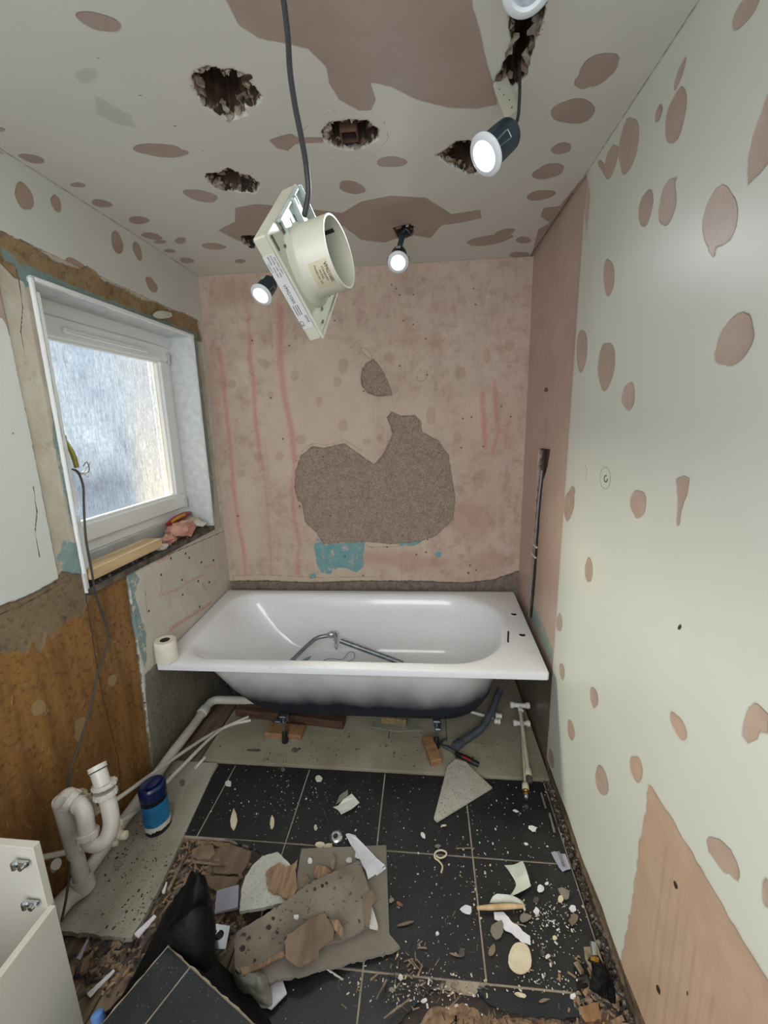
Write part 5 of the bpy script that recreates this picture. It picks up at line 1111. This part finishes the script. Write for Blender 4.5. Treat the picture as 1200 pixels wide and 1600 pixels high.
for k, (x, y, r_) in enumerate([(435, 433, 8), (455, 445, 7), (527, 405, 9), (545, 372, 7), (430, 485, 12), (560, 425, 5), (700, 262, 7), (728, 250, 7), (745, 240, 6), (476, 528, 6)]):
    px, py = Z4([(x, y)])[0]; r = random.Random(k); q = r_/2.4
    p_ = [bary_z(px+math.cos(t)*q*r.uniform(.7, 1.2), py+math.sin(t)*q*r.uniform(.7, 1.2))+Vector((0, 0, .0012)) for t in [2*PI*j/9 for j in range(9)]]
    MB().prism(p_, .002, None).build('tar_spot', M['splinter_dark'], big_b)
piece('plywood_strip', 'warm brown torn plywood strip with a cracked middle on top of the weathered board', 'board', Z4([(585, 460), (600, 430), (690, 370), (740, 352), (770, 400), (770, 445), (715, 490), (716, 515), (645, 556), (610, 535), (590, 512)]), .066, .007, 'ply_warm', .0035, None, 7)
piece('plywood_strip', 'thin torn plywood strip along the right end of the weathered board', 'board', Z4([(880, 290), (915, 262), (935, 302), (912, 325), (905, 395), (890, 400)]), .052, .005, 'ply_warm', .002, None, 8)
piece('wood_splinter', 'pale curved splinter standing on the brown plywood strip', 'splinter', Z4([(760, 378), (790, 378), (805, 405), (809, 448), (798, 440), (775, 412)]), [.074, .074, .07, .068, .068, .07], .004, 'ply_torn', .001)
piece('wood_splinter', 'long raw torn edge strip along the lower left side of the weathered board', 'splinter', Z4([(420, 560), (500, 535), (580, 495), (588, 508), (510, 550), (430, 588)]), .068, .006, 'ply_torn', .002)
piece('board_piece', 'rounded white panel piece with a broken straight lower edge left of the board pile', 'panel', Z4([(418, 345), (425, 262), (440, 215), (465, 175), (505, 138), (560, 122), (600, 160), (628, 190), (634, 262), (590, 310), (500, 332)]), .030, .012, 'panel_white', .0012, None, 9)
piece('wood_chip', 'reddish splintered wood chip lying on the rounded white panel', 'wood chip', Z4([(517, 200), (535, 180), (565, 164), (590, 178), (612, 172), (636, 150), (628, 185), (634, 262), (622, 285), (605, 300), (575, 285), (545, 278), (525, 262)]), .040, .007, 'ply_torn', .003, None, 10)
piece('panel_square', 'small lilac white square panel piece between the sack and the rounded panel', 'panel', Z4([(333, 268), (415, 245), (412, 330), (325, 350)]), [.024, .026, .02, .018], .008, 'panel_lilac')
piece('panel_square', 'lilac white panel corner poking out beneath the pile next to the clear bag', 'panel', Z4([(520, 618), (580, 604), (595, 650), (537, 710), (500, 690)]), .018, .006, 'paper')
piece('plastic_strip', 'narrow white plastic strip wedged under the right end of the weathered board', 'strip', Z4([(903, 335), (916, 326), (938, 400), (936, 412), (906, 405)]), .034, .006, 'white_plastic')
piece('torn_paper', 'torn lilac white liner sheet draped over the top corner of the plywood', 'liner', Z6([(800, 212), (812, 206), (850, 216), (880, 250), (920, 292), (960, 335), (1006, 372), (960, 415), (916, 446), (905, 400), (884, 372), (872, 340), (848, 330), (852, 300), (830, 270)]), [.014, .014, .016, .022, .022, .022, .018, .020, .026, .03, .03, .028, .024, .02, .016], .002, 'paper', .001, None, 12)
piece('torn_paper', 'short lilac liner sliver beside the right corner of the draped liner sheet', 'liner', Z6([(955, 415), (1008, 378), (1010, 388), (962, 425)]), .020, .003, 'paper')
piece('speckled_panel', 'triangular pale grey speckled panel offcut lying half on the black tiles', 'panel', [(699, 1197), (712, 1186), (728, 1190), (742, 1205), (769, 1230), (683, 1283), (678, 1278)], [.020, .022, .022, .020, .012, .012, .012], .008, 'speckle_panel')
# broken flooring area
piece('hardboard_piece', 'loose brown hardboard piece in the torn patch of floor beside the rounded panel', 'board', Z4([(335, 110), (395, 95), (462, 122), (450, 165), (425, 205), (345, 203), (290, 198)]), -.004, .005, 'ply_warm', .002, None, 13)
piece('hardboard_piece', 'lower brown hardboard piece touching the peak of the black sack', 'board', Z4([(285, 210), (350, 212), (420, 215), (400, 255), (340, 270), (290, 250)]), -.006, .005, 'ply_warm', .003, None, 14)
piece('adhesive_chunk', 'yellow crumbly adhesive chunk in the torn floor near the grey board', 'adhesive', Z4([(245, 110), (280, 92), (320, 100), (330, 125), (300, 150), (262, 150), (235, 135)]), .004, .014, 'splinter', .004, None, 15)
# metal things
def zc(px, py, z): return U(px, py, 2, z)
ms = thing('metal_rose', 'round domed metal cover plate lying on the tile above the board pile', 'metal plate', zc(525, 1308, .004)); 
MB().lathe([(.0085, .010), (.013, .0105), (.022, .006), (.0255, .001), (.0245, .0), (.008, .008)], zc(525, 1308, .006), (-.08, -.35, 1), n=32, cap0=False, cap1=False).build('dome', M['chrome'], ms, smooth=True)
MB().lathe([(.0085, .0095), (.0085, .010)], zc(525, 1308, .006), (-.08, -.35, 1), n=20).build('centre_hole', M['ink'], ms)
tag(MB().tube([zc(506, 1267, .003), zc(520, 1300, .004)], .0012, 6, 0).build('nail', M['dull_metal']), 'long thin nail lying on the tile pointing at the round metal plate', 'nail')
sk = thing('strike_plate', 'square bright metal plate with a round hole leaning beside the sack', 'metal plate', zc(347, 1462, .02))
sp4 = [zc(*p, .03) for p in Z4([(327, 392), (383, 400), (366, 486), (322, 488)])]; sn = (sp4[1]-sp4[0]).cross(sp4[3]-sp4[0]).normalized(); sn = sn if sn.z > 0 else -sn
MB().prism(sp4, .003, None).build('plate', M['chrome'], sk); cc2 = zc(*Z4([(343, 434)])[0], .0302)+sn*.0003
MB().lathe([(.0095, 0), (.0095, .0012)], cc2, sn, n=24).build('round_hole', M['ink'], sk)
MB().lathe([(.0095, 0), (.0115, .002), (.0125, .0005)], cc2, sn, n=24, cap0=False, cap1=False).build('hole_lip', M['chrome'], sk, smooth=True)
cbg = [[hpt(*Z4([(x, y)])[0], z) for x, y, z in r] for r in ([(388, 560, .02), (398, 600, .03), (418, 640, .03), (470, 690, .02), (520, 708, .012)], [(410, 580, .05), (430, 605, .06), (460, 640, .055), (500, 680, .04), (535, 705, .015)], [(440, 565, .055), (480, 590, .07), (500, 620, .07), (520, 660, .04), (542, 700, .012)], [(470, 560, .05), (500, 570, .055), (522, 600, .05), (535, 640, .03), (545, 690, .01)])]
g_ = sheet(cbg, 4, 5, 5); nr = len(g_); nc = len(g_[0]); b = MB(); b.add([p+Vector((0, 0, mnoise.noise(p*90)*.008)) for r in g_ for p in r], [[i*nc+j, (i+1)*nc+j, (i+1)*nc+j+1, i*nc+j+1] for i in range(nr-1) for j in range(nc-1)])
o = b.build('clear_bag', M['clear_bag'], None, smooth=True, angle=80); so = o.modifiers.new('t', 'SOLIDIFY'); so.thickness = .001; tag(o, 'crumpled clear plastic bag at the lower left end of the board pile', 'bag')

# curled liner and torn scraps on the right-hand tiles
def curl(name, label, cat, rows, mt, thick=.0012):
    g_ = sheet([[hpt(*Z5([(x, y)])[0], z) for x, y, z in r] for r in rows], 0, 0, 5); nr = len(g_); nc = len(g_[0]); b = MB()
    b.add([p for r in g_ for p in r], [[i*nc+j, (i+1)*nc+j, (i+1)*nc+j+1, i*nc+j+1] for i in range(nr-1) for j in range(nc-1)])
    o = b.build(name, M[mt], None, smooth=True, angle=80); so = o.modifiers.new('t', 'SOLIDIFY'); so.thickness = thick; return tag(o, label, cat)
curl('vinyl_curl', 'upper curled piece of cream vinyl standing up from the black tile', 'vinyl', [[(565, 607, .035), (610, 603, .03), (650, 585, .03)], [(590, 640, .012), (635, 632, .012), (665, 618, .014)], [(618, 690, .004), (660, 680, .006), (685, 690, .01)], [(605, 728, .012), (640, 722, .012), (682, 706, .016)], [(588, 748, .022), (605, 748, .018), (615, 742, .016)]], 'liner')
curl('vinyl_curl', 'lower curled piece of cream vinyl draped behind the short wooden stick', 'vinyl', [[(495, 782, .006), (510, 752, .018), (530, 740, .028)], [(545, 790, .006), (560, 765, .022), (575, 743, .032)], [(600, 795, .006), (615, 770, .02), (612, 752, .026)], [(645, 805, .006), (655, 795, .012), (650, 775, .012)], [(658, 822, .003), (665, 815, .004), (660, 800, .006)]], 'liner')
o = MB().tube([zc(*p, .016) for p in Z5([(436, 806), (500, 803), (580, 799), (655, 798)])], [.0045, .0075, .0075, .005], 7, 3).build('wood_stick', M['timber_new'], None); tag(o, 'short raw wooden stick lying on the lower vinyl curl', 'stick')
piece('torn_liner', 'long torn white liner strip running from the stick to the oval plaster flake', 'liner', Z5([(515, 825), (560, 825), (585, 850), (600, 872), (625, 885), (650, 915), (685, 938), (688, 978), (640, 962), (600, 925), (570, 912), (548, 885), (540, 868), (518, 858)]), .006, .0015, 'paper', .0015, None, 16, step=.006)
t_ = [2*PI*i/18 for i in range(18)]
piece('plaster_flake', 'large cream oval plaster flake lying on the black tile', 'plaster', Z5([(638+math.cos(a)*54*(1+.07*math.sin(3*a))-math.sin(a)*6, 1040+math.sin(a)*77*(1+.05*math.cos(2*a))+math.cos(a)*10) for a in t_]), .006, .004, 'plaster_flake', .0006)
piece('torn_liner', 'lilac torn liner piece against the foot of the right wall', 'liner', Z5([(783, 545), (800, 540), (832, 552), (850, 552), (862, 580), (875, 622), (852, 628), (838, 636), (820, 615), (800, 580)]), .006, .0015, 'panel_lilac', .001)
piece('folded_liner', 'folded white liner scrap on the upper middle black tile', 'liner', Z6([(735, 70), (762, 62), (790, 28), (832, 0), (850, 20), (872, 46), (830, 80), (776, 107), (762, 84)]), [.004, .006, .02, .024, .024, .022, .016, .012, .006], .002, 'liner')
piece('liner_fold', 'translucent upper fold standing behind the folded white liner scrap', 'liner', Z6([(768, 10), (812, -22), (812, 5), (775, 40), (750, 55)]), [.012, .03, .03, .02, .01], .0015, 'clear_bag')
ct = zz([(262, 640), (268, 610), (250, 585), (232, 570), (236, 545), (260, 535), (285, 545), (282, 562), (258, 572), (238, 562)], 600, 1150, 3)
tag(MB().tube([zc(x+2, y, .005+.004*(i > 3)) for i, (x, y) in enumerate(ct)], .0028, 8).build('sealant_string', M['plaster_flake'], None, smooth=True), 'curled string of old cream sealant across the grout line', 'sealant')

chips = [  # (x5, y5, half w, half h, material, what it looks like and where it lies)
    (385, 812, 26, 27, 'paper', 'jagged white liner chip left of the wooden stick'), (182, 462, 18, 11, 'chip_white', 'white plaster chip on the tile left of the sealant string'),
    (697, 432, 21, 15, 'chip_white', 'white plaster chip in the middle of the upper right tile'), (618, 350, 15, 6, 'chip_white', 'slim white chip below the brass pipe end'), (665, 505, 12, 6, 'chip_white', 'small white chip near the middle of the upper right tile'),
    (735, 712, 18, 20, 'paper', 'crumpled white liner chip right of the upper vinyl curl'), (763, 690, 10, 8, 'paper', 'tiny white liner chip touching the crumpled one'), (712, 768, 12, 18, 'rubble', 'dark grey chip right of the vinyl curls'),
    (715, 822, 14, 20, 'paper', 'small torn white chip right of the wooden stick'), (662, 850, 34, 20, 'ply_grey', 'grey brown leaf like flake under the right end of the stick'), (530, 905, 46, 34, 'ply_grey', 'curled grey brown flake beside the torn liner strip'),
    (505, 1005, 15, 32, 'ply_warm', 'bent brown splinter left of the oval flake'), (845, 735, 34, 22, 'ply_grey', 'fan shaped grey flake near the right wall'), (828, 762, 14, 18, 'plaster_flake', 'cream chip beneath the fan shaped flake'),
    (888, 858, 20, 30, 'ply_warm', 'tan chip by the right edge of the tiles'), (885, 808, 18, 16, 'paper', 'white chip above the tan chip at the right tile edge'), (98, 878, 42, 8, 'splinter', 'dark twisted stick right of the plywood pile'),
    (72, 785, 20, 9, 'timber_block', 'orange wood sliver right of the plywood pile'), (35, 768, 11, 14, 'ply_grey', 'grey pebble of mortar next to the orange sliver'), (640, 1212, 26, 12, 'plaster_flake', 'cream chip on the front grout line'),
    (885, 1218, 14, 18, 'chip_white', 'pointed white chip near the dark hole'), (742, 1016, 14, 14, 'rubble', 'dark mortar lump right of the oval flake'), (768, 1032, 9, 14, 'chip_white', 'white chip right of the dark mortar lump'),
    (363, 1012, 16, 22, 'rubble', 'dark rounded chip left of the brown splinter'), (250, 925, 10, 10, 'chip_white', 'white chip in the centre of the middle tile'), (336, 1025, 30, 6, 'splinter', 'thin brown splinter left of the dark rounded chip'),
    (800, 945, 12, 12, 'plaster_flake', 'beige chip in the white dust patch'), (750, 1238, 30, 8, 'splinter', 'flat wood sliver on the dark front strip'), (78, 1130, 18, 12, 'chip_white', 'pale oval chip in the rubble in front of the plywood pile'),
    (38, 1188, 12, 16, 'ply_grey', 'grey round chip in the rubble in front of the plywood pile'), (188, 1238, 10, 16, 'chip_white', 'upright white chip on the front broken tile'), (282, 418, 14, 5, 'plaster_flake', 'slim cream chip below the speckled panel'),
    (250, 515, 16, 8, 'ply_grey', 'grey chip above the sealant string'), (380, 524, 44, 3, 'splinter', 'thin straight splinter across the grout near the string')]
for k, (x, y, hw, hh, mt, what) in enumerate(chips):
    r = random.Random(100+k); n = 9; th = r.uniform(-.5, .5) if hw > 1.8*hh or hh > 1.8*hw else r.uniform(0, 3)
    if 'stick' in what or 'orange' in what: th = -.45 if 'stick' in what else .9
    pts = []
    for i in range(n):
        a = 2*PI*i/n+r.uniform(-.15, .15); q = r.uniform(.7, 1.15); u_, v_ = hw*q*math.cos(a), hh*q*math.sin(a)
        if abs(hw-hh) > 4: cs, sn_ = math.cos(th*.6), math.sin(th*.6)
        else: cs, sn_ = math.cos(th), math.sin(th)
        pts.append((x+u_*cs-v_*sn_, y+u_*sn_+v_*cs))
    zt = .0035+r.uniform(0, .003); zs = [zt+r.uniform(0, .0035) for _ in range(n)]
    piece('floor_chip', what, 'chip', Z5(pts), zs, .0025, mt)
chips2 = [((365, 1282), 6, 17, 'plaster_flake', 'cream bone shaped plaster flake on the upper left tile'), ((425, 1285), 4, 10, 'plaster_flake', 'slim cream flake in the middle of the upper left tile'), ((498, 1216), 5, 7, 'chip_white', 'small white chip near the top grout of the second tile'),
          ((357, 1224), 6, 5, 'chip_white', 'white chip on the leftmost grout line'), ((493, 1292), 3, 5, 'chip_white', 'white grain near the nail'), ((500, 1320), 8, 5, 'plaster_flake', 'cream rubble bit beside the round metal plate'), ((513, 1322), 7, 6, 'plaster_flake', 'cream rubble bit touching the round metal plate'),
          ((484, 1345), 4, 5, 'chip_white', 'white chip on the top left corner of the plywood'), ((546, 1343), 5, 5, 'chip_white', 'white chip under the draped liner sheet'), ((463, 1432), 5, 4, 'chip_white', 'pale pebble in the middle of the weathered board'), ((503, 1362), 16, 12, 'ply_torn', 'torn splintery wood lump behind the weathered board'),
          ((476, 1378), 8, 12, 'splinter', 'pointed splinter left of the torn wood lump'), ((520, 1348), 4, 14, 'splinter', 'upright pale splinter on the plywood near the liner sheet'), ((268, 1212), 4, 3, 'rubble', 'dark crumb on the grey board near the blue tub'), ((285, 1222), 5, 6, 'ply_warm', 'brown pebble on the grey board near the blue tub'),
          ((183, 1350), 9, 5, 'clear_bag', 'clear scrap of plastic on the grey board'), ((268, 1262), 5, 12, 'ply_grey', 'long tan stain like flake right of the blue tub'), ((442, 1202), 4, 3, 'rubble', 'dark chip at the edge of the pale board'), ((460, 1172), 6, 4, 'rubble', 'dark crumb in front of the left bath foot'), ((398, 1172), 12, 2, 'rubble', 'thin dark sliver on the pale board left of the foot')]
for k, ((x, y), hw, hh, mt, what) in enumerate(chips2):
    r = random.Random(300+k); n = 8; zb_ = .008 if 'board' in what or 'foot' in what or 'stain' in what else .0035
    if 'weathered board' in what and 'behind' not in what: zb_ = .059
    if 'plywood' in what or 'torn wood lump' in what or 'behind the weathered' in what: zb_ = .034
    if 'liner sheet' in what and 'under' in what: zb_ = .02
    pts = [(x+hw*r.uniform(.7, 1.2)*math.cos(2*PI*i/n), y+hh*r.uniform(.7, 1.2)*math.sin(2*PI*i/n)) for i in range(n)]
    piece('floor_chip', what, 'chip', pts, [zb_+r.uniform(0, .004) for _ in pts], .003, mt)

# crumbs nobody could count
def crumbs(name, label, spots, mts, seed):
    r = random.Random(seed)
    for mi, mt in enumerate(mts):
        b = MB()
        for (px, py, sx, sy, n, s0, s1, z0, long_) in spots:
            for i in range(n//len(mts)):
                x = px+r.gauss(0, sx); y = py+r.gauss(0, sy); p = U(x, y, 2, z0)
                if not (.05 < p.x < XR-.012) : continue
                s_ = r.uniform(s0, s1)*(1 if r.random() < .85 else 1.8); Lg = r.uniform(1, long_); Rm = Matrix.Rotation(r.uniform(0, 6.3), 3, 'Z') @ Matrix.Rotation(r.uniform(-.4, .4), 3, 'X')
                b.box(p+Vector((0, 0, s_*.3)), (s_*Lg, s_, s_*.6), Rm, taper=r.uniform(.4, .9))
        o = b.build(name, M[mt]); tag(o, label+(' in '+{'chip_white': 'white', 'plaster_flake': 'cream', 'splinter': 'tan wood', 'splinter_dark': 'dark brown', 'ply_torn': 'orange wood', 'rubble': 'grey'}[mt]), 'rubble', kind='stuff')
crumbs('tile_crumbs', 'fine plaster crumbs strewn over the black tiles', [(640, 1390, 120, 110, 420, .0012, .003, .0012, 2), (865, 1440, 24, 28, 180, .001, .003, .0015, 2.5), (790, 1300, 50, 60, 110, .0012, .003, .0012, 2), (430, 1250, 60, 35, 150, .001, .0022, .0012, 2), (655, 1545, 50, 20, 110, .0012, .003, .002, 3), (850, 1540, 40, 14, 80, .0012, .003, .002, 2), (560, 1250, 60, 30, 70, .001, .002, .0012, 2)], ['chip_white', 'plaster_flake'], 41)
crumbs('wood_litter', 'splinters and wood litter by the torn floor edge', [(650, 1540, 45, 16, 120, .0010, .0022, .003, 12), (640, 1500, 25, 14, 50, .0015, .003, .003, 9), (800, 1590, 60, 10, 120, .0015, .003, -.01, 10), (930, 1560, 22, 30, 150, .003, .008, .002, 4), (780, 1450, 60, 40, 50, .0012, .002, .002, 10)], ['splinter', 'splinter_dark', 'rubble', 'ply_torn'], 42)
crumbs('torn_floor_litter', 'splintered debris in the torn patch beside the grey board', [(300, 1345, 28, 16, 200, .003, .008, -.012, 6), (340, 1440, 26, 22, 220, .003, .009, -.014, 4), (275, 1385, 22, 22, 160, .003, .007, -.012, 7), (180, 1500, 40, 28, 260, .004, .010, -.014, 4), (385, 1345, 22, 12, 60, .002, .005, -.01, 5)], ['splinter', 'splinter_dark', 'rubble', 'ply_torn'], 43)
crumbs('board_crumbs', 'dark crumbs on the pale boards and the grey board', [(560, 1165, 110, 16, 120, .0015, .004, .0085, 3), (200, 1330, 35, 60, 170, .0015, .004, .0065, 2), (760, 1165, 40, 18, 40, .0015, .004, .0085, 2), (235, 1400, 20, 30, 60, .0015, .004, .0065, 2)], ['rubble', 'splinter_dark'], 44)
# long splinters lying in the torn patch, each one a thing
for k, (a, c, wd, mt, what) in enumerate([((262, 1392), (292, 1330), 5, 'splinter', 'long tan splinter leaning to the grey board in the torn patch'), ((285, 1400), (318, 1352), 4, 'ply_torn', 'orange splinter crossing the torn patch above the sack'), ((300, 1345), (352, 1352), 4, 'splinter', 'level splinter near the yellow adhesive chunk'),
        ((138, 1555), (178, 1515), 7, 'chip_white', 'whitish strip lying across the boards left of the sack'), ((122, 1498), (137, 1468), 6, 'panel_lilac', 'pale strip under the near end of the grey board'), ((213, 1462), (242, 1430), 9, 'paper', 'grey white torn liner at the broken corner of the grey board'), ((255, 1395), (260, 1378), 4, 'chip_white', 'small upright white scrap at the edge of the grey board'),
        ((575, 1560), (565, 1530), 0, None, None), ((505, 1508), (535, 1530), 3, 'chip_white', 'slim white sliver in front of the plywood pile'), ((604, 1530), (588, 1560), 3, 'splinter', 'pale splinter in the litter in front of the plywood pile'), ((640, 1560), (600, 1590), 3, 'splinter', 'long twig like splinter at the front broken tile')]):
    if not mt: continue
    zt = -.006 if 'torn patch' in what or 'adhesive' in what or 'boards left' in what or 'under the near' in what else .008
    d = Vector((c[0]-a[0], c[1]-a[1])).normalized(); n_ = Vector((-d.y, d.x))*wd*.5
    piece('splinter', what, 'splinter', [(a[0]+n_.x, a[1]+n_.y), (a[0]-n_.x, a[1]-n_.y), (c[0]-n_.x*.4, c[1]-n_.y*.4), (c[0]+n_.x*.6, c[1]+n_.y*.6)], [zt+.006, zt+.004, zt+.012, zt+.012], .004, mt, .0012, None, k, step=.008)

# ================================================================== near right corner: hole, black wrap, valve
hb_ = MB(); c = U(915, 1530, 2, .001); hb_.prism([U(x, y, 2, .0012) for x, y in [(895, 1512), (915, 1505), (925, 1520), (930, 1555), (915, 1562), (902, 1545)]], .002, None); hb_.build('pipe_hole', M['void'], floor)
wrp = thing('pipe_wrap', 'crumpled black foil wrap round a pipe at the foot of the right wall', 'pipe wrap', U(935, 1530, 2, 0))
g_ = sheet([[hpt(918, 1500, .05), hpt(925, 1515, .055), hpt(920, 1545, .02)], [hpt(930, 1492, .06), hpt(938, 1520, .06), hpt(932, 1552, .02)], [hpt(945, 1510, .05), hpt(950, 1530, .045), hpt(945, 1560, .015)], [hpt(955, 1530, .02), hpt(960, 1550, .02), hpt(962, 1572, .005)]], 0, 0, 5); nr = len(g_); nc = len(g_[0]); b = MB()
b.add([p+Vector((0, 0, mnoise.noise(p*70)*.012)) for r in g_ for p in r], [[i*nc+j, (i+1)*nc+j, (i+1)*nc+j+1, i*nc+j+1] for i in range(nr-1) for j in range(nc-1)])
o = b.build('foil', M['bag'], wrp, smooth=False); so = o.modifiers.new('t', 'SOLIDIFY'); so.thickness = .002
vl = thing('pipe_valve', 'small brass and chrome valve on a pipe stub at the foot of the right wall', 'valve', U(928, 1490, 2, .04))
a_, b_ = U(926, 1472, 2, .07), U(930, 1500, 2, .055)
MB().tube([a_, b_], .008, 12, 0).build('pipe_stub', M['chrome'], vl, smooth=True); MB().lathe([(.007, 0), (.007, .001)], a_, a_-b_, n=14).build('bore', M['ink'], vl)
MB().lathe([(.011, -.006), (.0125, -.004), (.0125, .004), (.011, .006)], b_, b_-a_, n=6).build('brass_nut', M['brass'], vl)
for i, (p_, q_) in enumerate([((845, 1238), (852, 1262)), ((858, 1270), (866, 1300)), ((872, 1330), (880, 1352))]):
    piece('tile_edging', ['upper thin white trim sliver along the foot of the right wall', 'middle thin white trim sliver along the foot of the right wall', 'lower thin white trim sliver along the foot of the right wall'][i], 'trim sliver', [(p_[0]-1, p_[1]), (p_[0]+2, p_[1]), (q_[0]+2, q_[1]), (q_[0]-1, q_[1])], .012, .004, 'galv')
piece('wood_piece', 'orange wood block end lying at the near foot of the right wall', 'timber', [(905, 1572), (935, 1566), (940, 1592), (908, 1598)], .006, .02, 'timber_block', .002, None, 4)
piece('black_sheet', 'torn strip of black sheet lying over the front edge of the tiles', 'sheet', [(745, 1545), (800, 1552), (903, 1562), (907, 1588), (880, 1592), (830, 1588), (790, 1580), (760, 1566)], .004, .003, 'tile_clean', .002, None, 6)
